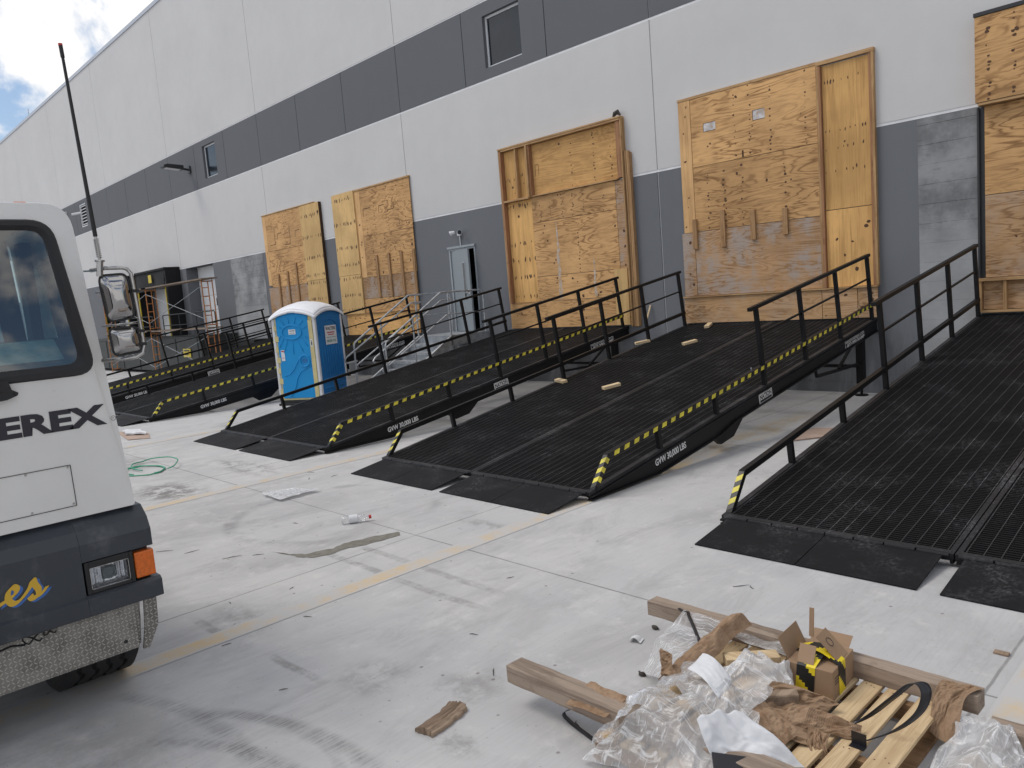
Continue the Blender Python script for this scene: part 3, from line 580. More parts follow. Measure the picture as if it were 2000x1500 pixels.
for sx in (-1, 1):
    c = Vector((-14.84 + sx * .10, -.10, 3.70)); h = obj('lamp_head', MB().cyl(c, c + Vector((sx * .09, -.09, -.03)), .035, .062, 14), M['alu'], wl)
    obj('lens', MB().disc(c + Vector((sx * .0905, -.0905, -.0305)), (sx * .09, -.09, -.03), .055, 14), M['dark_glass'], h)
obj('conduit', MB().cyl((-14.84, -.03, 3.36), (-14.84, -.03, 3.60), .012, n=8), M['alu'], wl)
sc = thing('security_camera', 'tiny white security camera fixed high on the slate band', 'camera', (-47.6, 0, 8.4))
obj('bracket', MB().box(-47.66, -47.54, -.12, -.001, 8.36, 8.46), M['alu'], sc); obj('camera_body', MB().cyl((-47.6, -.125, 8.38), (-47.6, -.34, 8.34), .06, n=12), M['alu'], sc)

# ---------------------------------------------------------------- plywood hoardings over the dock openings
def knots(mb, x0, x1, z0, z1, rows, y, vert=False, n=0, size=.018):
    """rows: constant coordinates along which knots line up; n: extra scattered ones"""
    for r in rows:
        t = (x0 if vert else z0) + random.uniform(.02, .08); end = x1 if vert else z1
        while t < end - .02:
            a = random.uniform(.6, 1.5) * size
            px, pz = (t, r + random.gauss(0, .010)) if vert else (r + random.gauss(0, .012), t)
            if x0 + .02 < px < x1 - .02 and z0 + .02 < pz < z1 - .02:
                mb.disc((px, y, pz), (0, -1, 0), a * (.55 if vert else .9), 9, a * (1.5 if vert else .75), random.uniform(-.2, .2), 1, .25)
            t += random.choice((.05, .07, .09, .13, .18)) * random.uniform(.8, 1.4)
    for _ in range(n):
        a = random.uniform(.7, 1.9) * size
        mb.disc((random.uniform(x0 + .05, x1 - .05), y, random.uniform(z0 + .05, z1 - .05)), (0, -1, 0), a, 10, a * random.uniform(.6, .9), random.uniform(0, 3), 1, .2)
def sheet(par, x0, x1, z0, z1, mt, y=-.05, th=.018, rows=(), vert=False, n=4, size=.018, name='plywood_sheet', gap=.0025):
    mb = MB().box(x0 + gap, x1 - gap, y, y + th, z0 + gap, z1 - gap)
    knots(mb, x0, x1, z0, z1, rows, y - .0012, vert, n, size)
    return obj(name, mb, [M[mt], M['knot']], par)
def stud(par, x0, x1, z0, z1, y0, y1, mt=None, name='stud'):
    return obj(name, MB().box(x0, x1, y0, y1, z0, z1), M[mt or ('stud_z' if z1 - z0 > x1 - x0 else 'stud_x')], par, bevel=.002)
def cuts(par, y, lines, w=.018):
    mb = MB()
    for a, b in lines:
        a, b = Vector((a[0], y, a[1])), Vector((b[0], y, b[1])); d = (b - a).normalized(); p = Vector((-d.z, 0, d.x)) * w / 2
        mb.add([a - p, b - p, b + p, a + p], [(0, 1, 2, 3)])
    return obj('saw_cut', mb, M['cut'], par)
G = 'plywood hoardings over the dock openings'
# bay 4
h4 = thing('plywood_hoarding', 'wide plywood hoarding with four short battens and two pale patches', 'hoarding', (-6.55, 0, 1.23), G)
sheet(h4, -8.31, -8.055, 2.932, 5.325, 'ply_v', n=7); sheet(h4, -8.36, -8.09, 1.745, 2.928, 'ply_grey', n=3)
sheet(h4, -8.05, -5.685, 4.108, 5.325, 'ply', rows=(-7.17, -6.87, -6.5, -5.88), n=4, size=.016)
sheet(h4, -8.05, -5.685, 2.936, 4.104, 'ply', rows=(-7.75, -7.42, -7.08, -6.28), n=3, size=.020)
sheet(h4, -8.085, -5.69, 1.745, 2.932, 'ply_grey', n=0)
sheet(h4, -8.385, -5.705, 1.232, 1.715, 'ply_dark', y=-.055, n=0); sheet(h4, -5.70, -5.12, 1.232, 1.715, 'ply_dark', y=-.055, n=2); sheet(h4, -5.115, -4.80, 1.232, 1.715, 'ply_dark', y=-.055, n=6)
obj('ledge', MB().box(-8.39, -4.79, -.085, -.001, 1.718, 1.742), M['stud_x'], h4)
sheet(h4, -5.60, -4.86, 3.006, 5.285, 'ply_gold_v', y=-.03, rows=(5.02, 4.25, 3.98, 3.62), vert=True, n=1, size=.016)
sheet(h4, -5.60, -4.86, 1.745, 3.0, 'ply_gold_v', y=-.03, n=6, size=.028)
stud(h4, -5.683, -5.645, 1.745, 5.30, -.072, -.001); stud(h4, -5.643, -5.605, 1.745, 5.285, -.085, -.001, 'stud_red'); stud(h4, -4.858, -4.82, 1.745, 5.30, -.062, -.001, 'stud_red'); stud(h4, -4.818, -4.78, 1.745, 5.30, -.072, -.001)
stud(h4, -5.683, -4.775, 5.303, 5.365, -.072, -.001); stud(h4, -8.32, -5.686, 5.328, 5.375, -.055, -.001)
for x, a, b in ((-8.06, 2.62, 3.17), (-7.478, 2.605, 3.266), (-6.883, 2.672, 3.187), (-6.286, 2.696, 3.143)): stud(h4, x - .045, x + .045, a, b, -.088, -.052, 'old_z', 'batten')
for x0, x1, z0, z1 in ((-7.79, -7.545, 4.70, 4.848), (-6.815, -6.594, 4.70, 4.866)):
    obj('painted_patch', MB().box(x0, x1, -.0515, -.0505, z0, z1), M['whitewash'], h4)
    cuts(h4, -.0525, (((x0, z0), (x0, z1)), ((x0, z1), (x1, z1)), ((x0, z0), (x1, z0))), .008)
cuts(h4, -.0525, (((-7.03, 4.12), (-7.03, 4.24)),), .03)
# bay 3
h3 = thing('plywood_hoarding', 'plywood hoarding with open timber framing along its top, right of the steel door', 'hoarding', (-11.4, 0, 1.24), G)
stud(h3, -13.14, -13.10, 1.84, 5.34, -.13, -.001); stud(h3, -13.098, -13.055, 1.84, 5.31, -.14, -.001, 'stud_red')
stud(h3, -13.14, -9.60, 5.342, 5.375, -.15, -.001); stud(h3, -13.054, -9.62, 5.30, 5.34, -.14, -.001)
sheet(h3, -13.05, -12.62, 4.2, 5.295, 'ply_gold_v', y=-.03, rows=(4.65,), vert=True, n=2); sheet(h3, -12.585, -12.25, 4.2, 5.295, 'ply_gold_v', y=-.03, rows=(4.70,), vert=True, n=1)
stud(h3, -12.622, -12.58, 4.2, 5.298, -.12, -.001); stud(h3, -12.25, -12.205, 4.2, 5.298, -.16, -.001); stud(h3, -12.203, -12.16, 4.2, 5.298, -.12, -.001, 'stud_red')
sheet(h3, -12.155, -9.79, 4.2, 5.295, 'ply_gold', y=-.03, rows=(-11.02, -10.4, -9.95), n=3, size=.017)
stud(h3, -9.785, -9.745, 4.2, 5.298, -.05, -.001, 'stud_z'); stud(h3, -9.743, -9.62, 4.2, 5.298, -.12, -.001, 'stud_red'); stud(h3, -9.618, -9.595, 1.24, 5.34, -.13, -.001)
stud(h3, -13.052, -12.255, 4.15, 4.192, -.14, -.001); stud(h3, -12.253, -9.79, 4.172, 4.198, -.10, -.001)
sheet(h3, -13.05, -12.262, 1.84, 4.148, 'ply_gold_v', y=-.03, rows=(4.05, 3.18, 2.82, 2.42, 1.98), vert=True, n=1, size=.028)
sheet(h3, -12.255, -9.88, 3.60, 4.168, 'ply', rows=(-12.0, -11.7, -11.35, -11.05, -10.75, -10.2), n=2, size=.014)
sheet(h3, -12.255, -9.88, 2.40, 3.595, 'ply', rows=(-10.95,), n=9, size=.017)
sheet(h3, -12.255, -9.66, 1.84, 2.395, 'ply', n=9, size=.026)
sheet(h3, -9.876, -9.66, 2.40, 4.16, 'ply_grey', n=5, vert=True)
sheet(h3, -13.20, -9.66, 1.242, 1.836, 'ply', y=-.055, n=8, size=.022)
obj('pale_offcut', MB().box(-10.03, -9.69, -.078, -.057, 1.245, 2.40), M['ply_pale_v'], h3)
for k, (a, b, t) in enumerate(((-9.656, -9.62, 4.72), (-9.578, -9.54, 4.70), (-9.538, -9.50, 4.69), (-9.498, -9.455, 4.66))): stud(h3, a, b, 1.21, t, -.085 - .008 * (k % 2), -.001, 'old_z' if k % 2 else 'stud_z')
def streak(x, z0, z1, w):
    L_, R_ = [], []; n_ = 40
    for k in range(n_ + 1):
        t_ = k / n_; zz = z0 + (z1 - z0) * t_; ww = w * (1 - t_) ** .7 * (.55 + .9 * abs(noise.noise(Vector((x * 9, zz * 9, 1))))) + .004
        c_ = x + .02 * noise.noise(Vector((x, zz * 3, 5))); L_.append((c_ - ww, -.0515, zz)); R_.append((c_ + ww * (.6 + .8 * abs(noise.noise(Vector((x, zz * 14, 7))))), -.0515, zz))
    mb = MB()
    for k in range(n_): mb.add([L_[k], R_[k], R_[k + 1], L_[k + 1]], [(0, 1, 2, 3)])
    obj('overspray_streak', mb, M['streak'], h3)
M['streak'] = painted('thin_white_overspray', (0.50, 0.44, 0.40), 0.85, 0.2, 7.0, 0, (0.50, 0.33, 0.18), 11, 0.40, 0.58, 0.95)
streak(-11.55, 1.86, 3.6, .085); streak(-10.56, 1.88, 2.72, .06)
cuts(h3, -.0325, (((-12.08, 4.62), (-12.08, 4.85)), ((-12.08, 4.85), (-11.98, 4.85)), ((-11.98, 4.85), (-11.98, 4.62))), .01)
obj('mortar_lump', MB().tube([(-9.78, -.10, 5.39), (-9.72, -.12, 5.44), (-9.66, -.11, 5.46), (-9.60, -.10, 5.39)], [.02, .045, .05, .015], 7), M['debris'], h3)
# bay 2
h2 = thing('plywood_hoarding', 'plywood hoarding with a pale upright strip on its left, just left of the steel door', 'hoarding', (-18.6, 0, 1.22), G)
sheet(h2, -20.51, -19.33, 2.99, 5.39, 'ply_pale_v', y=-.085, rows=(5.2, 4.5, 3.8, 3.3), vert=True, n=0, size=.030, th=.05); sheet(h2, -20.51, -19.33, 1.845, 2.986, 'ply_pale_v', y=-.085, rows=(2.9, 2.4, 1.98), vert=True, n=0, size=.030, th=.05)
sheet(h2, -19.325, -19.06, 2.87, 5.35, 'ply_v', n=4); sheet(h2, -19.055, -16.68, 4.03, 5.34, 'ply', rows=(-18.8, -18.4, -17.75, -17.25, -16.95), n=3, size=.017)
sheet(h2, -19.055, -16.69, 2.87, 4.025, 'ply', rows=(-18.6,), n=12, size=.030); sheet(h2, -19.32, -16.72, 2.26, 2.866, 'ply_grey', n=2)
sheet(h2, -19.32, -16.74, 1.85, 2.256, 'ply', n=3, size=.03); sheet(h2, -20.33, -16.76, 1.215, 1.83, 'ply_gold', y=-.06, n=12, size=.02)
obj('ledge', MB().box(-20.4, -16.75, -.10, -.001, 1.832, 1.843), M['stud_x'], h2)
for x in (-18.472, -17.88, -17.30, -16.74): stud(h2, x - .045, x + .045, 2.28, 3.46, -.09, -.053, 'old_z', 'batten')
stud(h2, -19.325, -16.67, 5.343, 5.385, -.07, -.001)
cuts(h2, -.0525, (((-18.954, 4.58), (-18.934, 4.80)), ((-18.934, 4.80), (-18.58, 4.80)), ((-18.17, 4.61), (-18.16, 4.79)), ((-18.16, 4.79), (-17.9, 4.79)), ((-17.46, 4.80), (-17.47, 4.63)), ((-17.47, 4.63), (-17.73, 4.63))))
# bay 1
h1 = thing('plywood_hoarding', 'farthest plywood hoarding, with a pale upright strip on its right, behind the portable toilet', 'hoarding', (-23.2, 0, 1.22), G)
sheet(h1, -25.10, -24.88, 3.0, 5.355, 'ply_v', n=4)
sheet(h1, -24.875, -22.46, 4.15, 5.355, 'ply', rows=(-24.3, -23.6), n=3, size=.017); sheet(h1, -24.875, -22.46, 2.93, 4.145, 'ply', rows=(-24.2,), n=4, size=.02)
sheet(h1, -25.13, -22.46, 1.84, 2.925, 'ply_grey', n=2); sheet(h1, -25.13, -21.3, 1.22, 1.835, 'ply_grey', y=-.055, n=2)
sheet(h1, -22.455, -21.285, 2.99, 5.345, 'ply_pale_v', y=-.085, rows=(5.0, 4.35, 3.7, 3.15), vert=True, n=1, size=.030, th=.05); sheet(h1, -22.455, -21.285, 1.845, 2.985, 'ply_pale_v', y=-.085, rows=(2.9, 2.4), vert=True, n=0, size=.030, th=.05)
obj('side_return', MB().box(-21.283, -21.255, -.086, -.001, 1.24, 5.34), M['cut'], h1)
for x, a, b in ((-24.322, 2.05, 3.356), (-23.686, 2.05, 3.404), (-23.08, 2.05, 3.64)): stud(h1, x - .045, x + .045, a, b, -.09, -.053, 'old_z', 'batten')
stud(h1, -25.12, -21.60, 5.36, 5.385, -.07, -.001)
cuts(h1, -.0525, (((-24.31, 4.92), (-24.32, 4.35)), ((-24.32, 4.35), (-24.7, 4.34)), ((-24.17, 4.49), (-24.08, 4.69)), ((-24.08, 4.69), (-23.84, 4.68)), ((-23.285, 4.86), (-23.30, 4.265)), ((-23.30, 4.265), (-23.7, 4.277)), ((-22.95, 4.45), (-22.91, 4.65)), ((-22.91, 4.65), (-22.65, 4.66))))
# bay 5
h5 = thing('plywood_hoarding', 'plywood hoarding with boxed-out top, cut by the right edge of the photo', 'hoarding', (-1.6, 0, 1.25), G)
sheet(h5, -3.37, -1.9, 4.19, 5.335, 'ply', y=-.20, th=.03, rows=(-3.20, -2.90, -2.5), n=2, size=.021); sheet(h5, -1.895, 0.2, 4.19, 5.335, 'ply', y=-.20, th=.03, rows=(-1.5, -.6), n=3, size=.022)
obj('top_cap', MB().box(-3.38, .21, -.21, -.001, 5.34, 5.39), M['bronze'], h5); obj('box_side', MB().box(-3.368, -3.34, -.168, -.001, 4.195, 5.335), M['ply_v'], h5)
stud(h5, -3.34, .2, 4.15, 4.186, -.19, -.001)
sheet(h5, -3.295, -.85, 2.92, 4.145, 'ply', y=-.05, n=1); sheet(h5, -3.295, -.85, 1.75, 2.916, 'ply_dark', y=-.05, n=2); sheet(h5, -.845, .2, 1.75, 4.145, 'ply_gold_v', y=-.05, n=2)
obj('door_track', MB().box(-3.365, -3.30, -.02, -.001, 1.25, 4.14).cyl((-3.372, -.05, 1.3), (-3.372, -.05, 4.14), .018, n=8), M['bronze'], h5)
stud(h5, -3.37, .2, 1.70, 1.745, -.14, -.001); stud(h5, -3.37, .2, 1.25, 1.285, -.13, -.001)
sheet(h5, -3.33, .2, 1.29, 1.695, 'ply_dark', y=-.03, n=4)
for x in (-3.37, -3.06, -2.35, -1.75, -1.15, -.55): stud(h5, x, x + .04, 1.287, 1.698, -.12, -.032)

# ---------------------------------------------------------------- yard ramps
TH = math.atan(0.155604); CT, ST = cos(TH), sin(TH); RW = 3.522; RS = 7.33
def R(x, s, h): return Vector((x, -0.02 - s * CT - h * ST, 1.22 - s * ST + h * CT))
def rbox(mb, x0, x1, s0, s1, h0, h1, mi=0):
    o = R(x0, s0, h0); return mb.obox(o, R(x1, s0, h0) - o, R(x0, s1, h0) - o, R(x0, s0, h1) - o, mi)
UP = Vector((0, -ST, CT))
def make_ramp():
    root = thing('yard_ramp', '', 'ramp', (0, 0, 0), 'black steel yard ramps against the warehouse')
    for x0, x1 in ((.055, 1.715), (1.805, RW - .055)):
        g = MB(); n = 16
        for k in range(n + 1):
            x = x0 + .01 + (x1 - x0 - .02) * k / n; rbox(g, x - .0028, x + .0028, .02, RS - .06, -.012, .0, 1)
        s = .03
        while s < RS - .07:
            rbox(g, x0, x1, s - .0034, s + .0034, -.030, -.003); s += .0315
        obj('deck_grating', g, [M['grate'], M['grate_bar']], root)
    fr = MB()
    for x0, x1 in ((0, .05), (1.72, 1.755), (1.765, 1.80), (RW - .05, RW)):
        rbox(fr, x0, x1, 0, RS, -.035, .004)
    rbox(fr, .05, RW - .05, 0, .016, -.10, .002)
    for s in (1.2, 2.4, 3.6, 4.8, 6.0): rbox(fr, .05, RW - .05, s - .03, s + .03, -.16, -.034)
    obj('deck_frame', fr, M['hinge'], root)
    for side in (0, 1):
        b = MB(); prof = [(0, -.036), (RS, -.036), (RS, -.075), (6.2, -.236), (4.95, -.25), (4.55, -.20), (0, -.20)]
        xw = .012 if side == 0 else RW - .026
        b.prism([R(xw, s, h) for s, h in prof], (.014, 0, 0))
        fx0, fx1 = (-.022, .04) if side == 0 else (RW - .04, RW + .022)
        rbox(b, fx0, fx1, 0, RS, -.052, -.038); rbox(b, fx0, fx1, 0, 4.55, -.208, -.192)
        o = R(fx0, 4.55, -.208); b.obox(o, (fx1 - fx0, 0, 0), R(fx0, 4.95, -.258) - o, UP * .014)
        o = R(fx0, 4.95, -.258); b.obox(o, (fx1 - fx0, 0, 0), R(fx0, 6.2, -.244) - o, UP * .014)
        o = R(fx0, 6.2, -.244); b.obox(o, (fx1 - fx0, 0, 0), R(fx0, RS, -.083) - o, UP * .014)
        obj('side_beam', b, M['black'], root)
        bx = .05 if side == 0 else RW - .11
        obj('axle_bracket', MB().prism([R(bx, 4.2, -.20), R(bx, 5.0, -.255), R(bx, 4.85, -.40), R(bx, 4.55, -.40)], (.06, 0, 0)), M['black'], root)
    cb = MB()
    for x in (1.73, 1.77): cb.prism([R(x, s, h) for s, h in ((0, -.036), (RS, -.036), (RS, -.07), (6.4, -.2), (0, -.2))], (.02, 0, 0))
    obj('centre_beam', cb, M['black'], root)
    # rubbing skid lying along the ground at the front of the right beam
    hb = MB(); x = .06
    for x0, x1 in ((.03, 1.735), (1.785, RW - .03)):
        rbox(hb, x0, x1, RS - .05, RS - .005, -.05, .006)
        w = (x1 - x0) / 8
        for k in range(8):
            p0, p1 = R(x0 + k * w + .006, RS + .008, -.004), R(x0 + (k + 1) * w - .006, RS + .008, -.004); hb.tube([p0, p1], .013 if k % 2 else .016, 8)
    obj('hinge', hb, M['hinge'], root)
    a = R(0, RS + .02, -.004); fy, fz = -7.786, .012
    for x0, x1 in ((.068, .885), (.891, 1.693), (1.829, 2.645), (2.651, RW - .068)):
        o = Vector((x0, a.y, a.z)); d = Vector((0, fy - a.y, fz - a.z)); nn = Vector((0, d.z, -d.y)).normalized()
        obj('lip_plate', MB().obox(o - nn * .010, (x1 - x0, 0, 0), d, nn * .010), M['lip'], root, bevel=.002)
    for side in (0, 1):
        xc = .025 if side == 0 else RW - .025; q = .053
        cr = MB(); rbox(cr, xc - q / 2, xc + q / 2, .10, 6.97, .215, .268)
        o = R(xc - q / 2, 6.97, .265); e = R(xc - q / 2, 7.255, .004)
        d = e - o; t = Vector((0, d.z, -d.y)).normalized() * .05
        if t.y < 0: t = -t
        cr.obox(o, (q, 0, 0), d, t)
        obj('curb_rail', cr, M['black'], root)
        tr = MB(); rbox(tr, xc - .027, xc + .027, .06, 3.87, 1.0, 1.045); obj('top_rail', tr, M['black'], root)
        mr = MB(); rbox(mr, xc - .011, xc + .011, .15, 3.71, .655, .68); obj('mid_rail', mr, M['black'], root)
        for s, top in ((.145, 1.0), (1.34, 1.0), (2.51, 1.0), (3.71, 1.0), (4.90, .225), (6.08, .225)):
            p = MB(); rbox(p, xc - .025, xc + .025, s - .025, s + .025, -.05, top); obj('post', p, M['black'], root)
        # yellow and black tape on the outer face of the curb rail and on the front foot
        sx = -1 if side == 0 else 1; xf = xc + sx * (q / 2 + .0015); yel = MB()
        m = 80; lo_, hi_ = [], []
        for k in range(m + 1):
            s = .14 + 6.80 * k / m; lo_.append(R(xf, s + .022, .218)); hi_.append(R(xf, s, .265))
        for k in range(m):
            yel.add([lo_[k], lo_[k + 1], hi_[k + 1], hi_[k]], [(0, 1, 2, 3) if sx < 0 else (3, 2, 1, 0)], k % 2)
        n_ = t.normalized()
        ft = MB()
        for k in range(7):
            u0, u1 = .02 + k * .137, .02 + (k + 1) * .137; sk = .09; X1 = Vector((q, 0, 0)); xo = Vector((q + .0015 if side else -.0015, 0, 0))
            f0 = o - n_ * .0015; c0, c1 = max(0, u0 - sk * (k > 0)), max(0, u1 - sk)
            ft.add([f0 + d * u0, f0 + X1 + d * c0, f0 + X1 + d * c1, f0 + d * u1], [(0, 1, 2, 3)], k % 2)
            e0, e1 = (c0, c1) if side else (u0, u1)
            ft.add([o + xo + d * e0, o + xo + t + d * e0, o + xo + t + d * e1, o + xo + d * e1], [(0, 1, 2, 3)], k % 2)
        obj('hazard_tape', ft, [M['tape_black'], M['yellow']], root)
        obj('hazard_tape', yel, [M['yellow'], M['tape_black']], root)
        # support legs at the wall end
        lx = .16 if side == 0 else RW - .16
        lg = MB(); top = R(lx, .32, -.16)
        lg.box(lx - .055, lx + .055, top.y - .055, top.y + .055, .20, top.z).cyl((lx, top.y, .02), (lx, top.y, .22), .022, n=10).cyl((lx, top.y, .004), (lx, top.y, .022), .10, n=18)
        obj('support_leg', lg, M['black'], root)
    br = MB()
    for lx in (.16, RW - .16): br.box(lx - .02, lx + .02, -1.9, -.42, .50, .54).bar((lx, -.45, .96), (lx, -1.15, .54), .035, .035, (1, 0, 0)).bar((lx, -1.9, .52), (lx, -1.98, .74), .035, .035, (1, 0, 0))
    br.box(.2, RW - .2, -.39, -.35, .46, .51)
    obj('brace', br, M['black'], root)
    # lettering on the right-hand beam
    xf = RW - .0105; ex = Vector((0, CT, ST)); 
    wb = MB(); put_text(wb, 'GVW 30,000 LBS', R(xf, 6.22, -.150), ex, UP, .60, .072, .03)
    w2 = MB(); put_text(w2, 'nationramps.com', R(xf, 1.25, -.115), ex, UP, .72, .055, .008); obj('lettering', w2, M['white_print'], root)
    w3 = MB(); put_text(w3, '1-877-990-RAMP', R(xf, 1.25, -.178), ex, UP, .72, .052, .02); obj('lettering', w3, M['white_print'], root)
    o = R(xf - .0015, 3.92, -.19); lp = MB().obox(o, ex * .345, UP * .13, Vector((.0015, 0, 0)))
    obj('lettering', wb, M['white_print'], root)
    pl = obj('logo_plate', lp, M['white_print'], root)
    lt = MB().obox(R(xf + .0005, 3.90, -.182), ex * .305, UP * .028, Vector((.0008, 0, 0)))
    put_text(lt, 'NATION', R(xf + .0012, 3.90, -.145), ex, UP, .305, .062, .03)
    put_text(lt, 'RAMPS', R(xf + .0012, 3.74, -.081), ex, UP, .13, .012, .0)
    obj('logo', lt, M['black_plain'], pl)
    return root
ramp = make_ramp()
RX = (-3.389, -8.355, -13.31, -20.42, -25.375)
RL = ('nearest black yard ramp, on the right, its far side cut by the photo edge',
      'second nearest black yard ramp, with small timber blocks lying on its grating',
      'black yard ramp between the grey metal stairs and the ramp with timber blocks',
      'black yard ramp running behind the blue portable toilet',
      'farthest black yard ramp, on the far left beside the orange scaffold')
for i, (x, lab) in enumerate(zip(RX, RL)):
    r = ramp if i == 0 else copy_tree(ramp)
    r.location = (x, 0, 0); r['label'] = lab; ABS[r.name] = (x, 0, 0)
# ---------------------------------------------------------------- galvanised stairs to the steel door
st = thing('metal_stairs', 'galvanised metal stairs with tube handrails leading up to the steel door', 'stairs', (-14.7, -1.6, 0))
XA, XB = -15.35, -14.05
obj('landing', MB().box(XA, XB, -1.24, -.012, 1.185, 1.215).box(XA, XA + .05, -1.24, -.012, .98, 1.184).box(XB - .05, XB, -1.24, -.012, .98, 1.184).box(XA + .05, XB - .05, -1.24, -1.20, 1.0, 1.184), M['galv'], st)
for k in range(1, 7):
    z = 1.215 - .1735 * k; y0 = -1.245 - .29 * (k - 1)
    obj('tread', MB().box(XA + .052, XB - .052, y0 - .29, y0 - .005, z - .012, z).box(XA + .052, XB - .052, y0 - .30, y0 - .278, z - .055, z + .003), M['galv'], st)
    obj('riser', MB().box(XA + .053, XB - .053, y0 - .004, y0 + .002, z - .02, z + .165), M['galv_dark'], st)
for x in (XA, XB - .012):
    obj('stringer', MB().prism([(x, -1.20, 1.225), (x, -3.30, -.02 + .02), (x, -2.86, .0), (x, -1.20, .97)], (.012, 0, 0)).bar((x + .006, -1.19, 1.228), (x + .006, -3.31, .01), .055, .012).bar((x + .006, -1.19, .968), (x + .006, -2.86, .006), .055, .012), M['galv'], st)
for x in (XA + .03, XB - .03):
    obj('landing_leg', MB().box(x - .04, x + .04, -1.16, -1.08, .0, .98).bar((x, -.55, .98), (x, -1.1, .45), .05, .05, (1, 0, 0)), M['galv'], st)
def arcpts(c, r, a0, a1, n, fn): return [fn(c[0] + r * cos(a0 + (a1 - a0) * k / n), c[1] + r * sin(a0 + (a1 - a0) * k / n)) for k in range(n + 1)]
for x in (XA + .02, XB - .02):
    yz = lambda y, z: Vector((x, y, z)); r = .021
    top = [yz(-3.10, .22), yz(-3.10, 1.16), yz(-3.07, 1.24)] + [yz(-1.50, 2.19), yz(-1.44, 2.225), yz(-1.38, 2.23), yz(-.22, 2.23), yz(-.15, 2.21), yz(-.115, 2.15), yz(-.11, 2.0), yz(-.11, 1.215)]
    obj('guard_rail', MB().tube(top, r, 10), M['galv'], st)
    x2 = x + (.05 if x < -14.7 else -.05); y2 = lambda y, z: Vector((x2, y, z))
    obj('handrail', MB().tube([y2(-3.08, .82), y2(-3.36, .80), y2(-3.42, .86), y2(-3.36, .93), y2(-1.46, 2.01), y2(-1.40, 2.04), y2(-1.34, 2.044), y2(-1.10, 2.044)], .019, 10).cyl(y2(-1.12, 2.044), (x, -1.2, 2.0), .012, n=8).cyl(y2(-2.6, 1.365), (x, -2.6, 1.33), .012, n=8), M['galv'], st)
    obj('mid_rail', MB().tube([yz(-3.10, .70), yz(-1.30, 1.70), yz(-1.2, 1.71), yz(-.11, 1.71)], .017, 8), M['galv'], st)
    for y, zb, zt in ((-2.30, .58, 1.70), (-1.22, 1.0, 2.22)): obj('rail_post', MB().tube([yz(y, zb), yz(y, zt)], r, 10), M['galv'], st)

# ---------------------------------------------------------------- portable toilet
pt = thing('portable_toilet', 'blue portable toilet with a white domed roof and yellowed door frame', 'portable toilet', (-15.96, -4.74, 0)); ABS[pt.name] = (0, 0, 0)
pt.rotation_euler = (0, 0, rad(27)); PW = 1.10; TZ = 1.93
obj('skid_base', MB().box(-.03, PW + .03, -.03, PW + .03, .0, .05).box(0, PW, 0, PW, .05, .12), M['rubber'], pt, bevel=.01)
def arch(u, w=PW, base=TZ, rise=.17): return base + rise * (1 - abs(2 * u - 1) ** 2.4)
obj('rear_shell', MB().box(.06, PW - .02, PW - .03, PW, .12, TZ + .08).box(0, .02, .05, PW - .03, .12, TZ + .06), M['blue_dark'], pt)
for x, y in ((0, 0), (PW - .06, 0), (PW - .06, PW - .06), (0, PW - .06)):
    obj('corner_post', MB().box(x - .006, x + .066, y - .006, y + .066, .12, TZ), M['post_white'], pt, bevel=.015)
def frontpoly(x0, x1, z0, off, inset=0.0, n=14):
    return [(x0, off, z0)] + [(x1, off, z0)] + [(x1 - (x1 - x0) * k / n, off, arch((x1 - (x1 - x0) * k / n) / PW) - inset) for k in range(n + 1)]
obj('door_surround', MB().prism(frontpoly(.055, PW - .055, .12, .012), (0, .03, 0)), M['cream'], pt)
dpn = frontpoly(.11, .93, .16, -.012, .05); dr = obj('door', MB().prism(dpn, (0, .03, 0)), M['blue'], pt, bevel=.012)
for k in range(7): z = .25 + k * .235; obj('hinge', MB().box(.045, .115 + .03 * (k % 2), -.018, -.004, z, z + .12), M['cream'], pt, bevel=.004)
obj('latch_strip', MB().box(.93, 1.03, -.014, .012, .16, 1.86), M['cream'], pt, bevel=.006)
rl = MB()
def dpt(x, z): return (x, -.016, z)
rl.tube([dpt(.50 + .25 * cos(a * pi / 12), 1.62 + .155 * sin(a * pi / 12)) for a in range(24)], .016, 8, closed=True)
rl.tube([dpt(.76 + .12 * cos(a * pi / 10), .98 + .125 * sin(a * pi / 10)) for a in range(20)], .020, 8, closed=True)
rl.tube([dpt(.86, .98), dpt(.90, .86), dpt(.78, .82), dpt(.62, .74), dpt(.52, .60), dpt(.46, .42), dpt(.38, .28), dpt(.30, .20)], .013, 8)
rl.tube([dpt(.20, .66), dpt(.34, .70), dpt(.46, .80), dpt(.56, .95), dpt(.66, 1.08)], .011, 8)
for k in range(6): a = rad(150 - k * 26); rl.tube([dpt(.50 + .30 * cos(a), 1.62 + .20 * sin(a)), dpt(max(.15, min(.9, .50 + .45 * cos(a))), min(1.93, 1.62 + .33 * sin(a)))], .008, 6)
for k in range(7): a = rad(198 + k * 24); rl.tube([dpt(.50 + .30 * cos(a), 1.62 + .19 * sin(a)), dpt(max(.15, min(.88, .50 + .62 * cos(a))), 1.62 + .48 * sin(a))], .007, 6)
rl.tube([dpt(.14 + (.76) * k / 12, arch((.14 + .76 * k / 12) / PW) - .09) for k in range(13)], .010, 6)
obj('moulded_relief', rl, M['blue'], dr, smooth=True)
obj('handle_recess', MB().disc((.76, -.0135, .98), (0, -1, 0), .075, 18, .055).disc((.77, -.0145, .99), (0, -1, 0), .04, 12, .022), M['blue_dark'], dr)
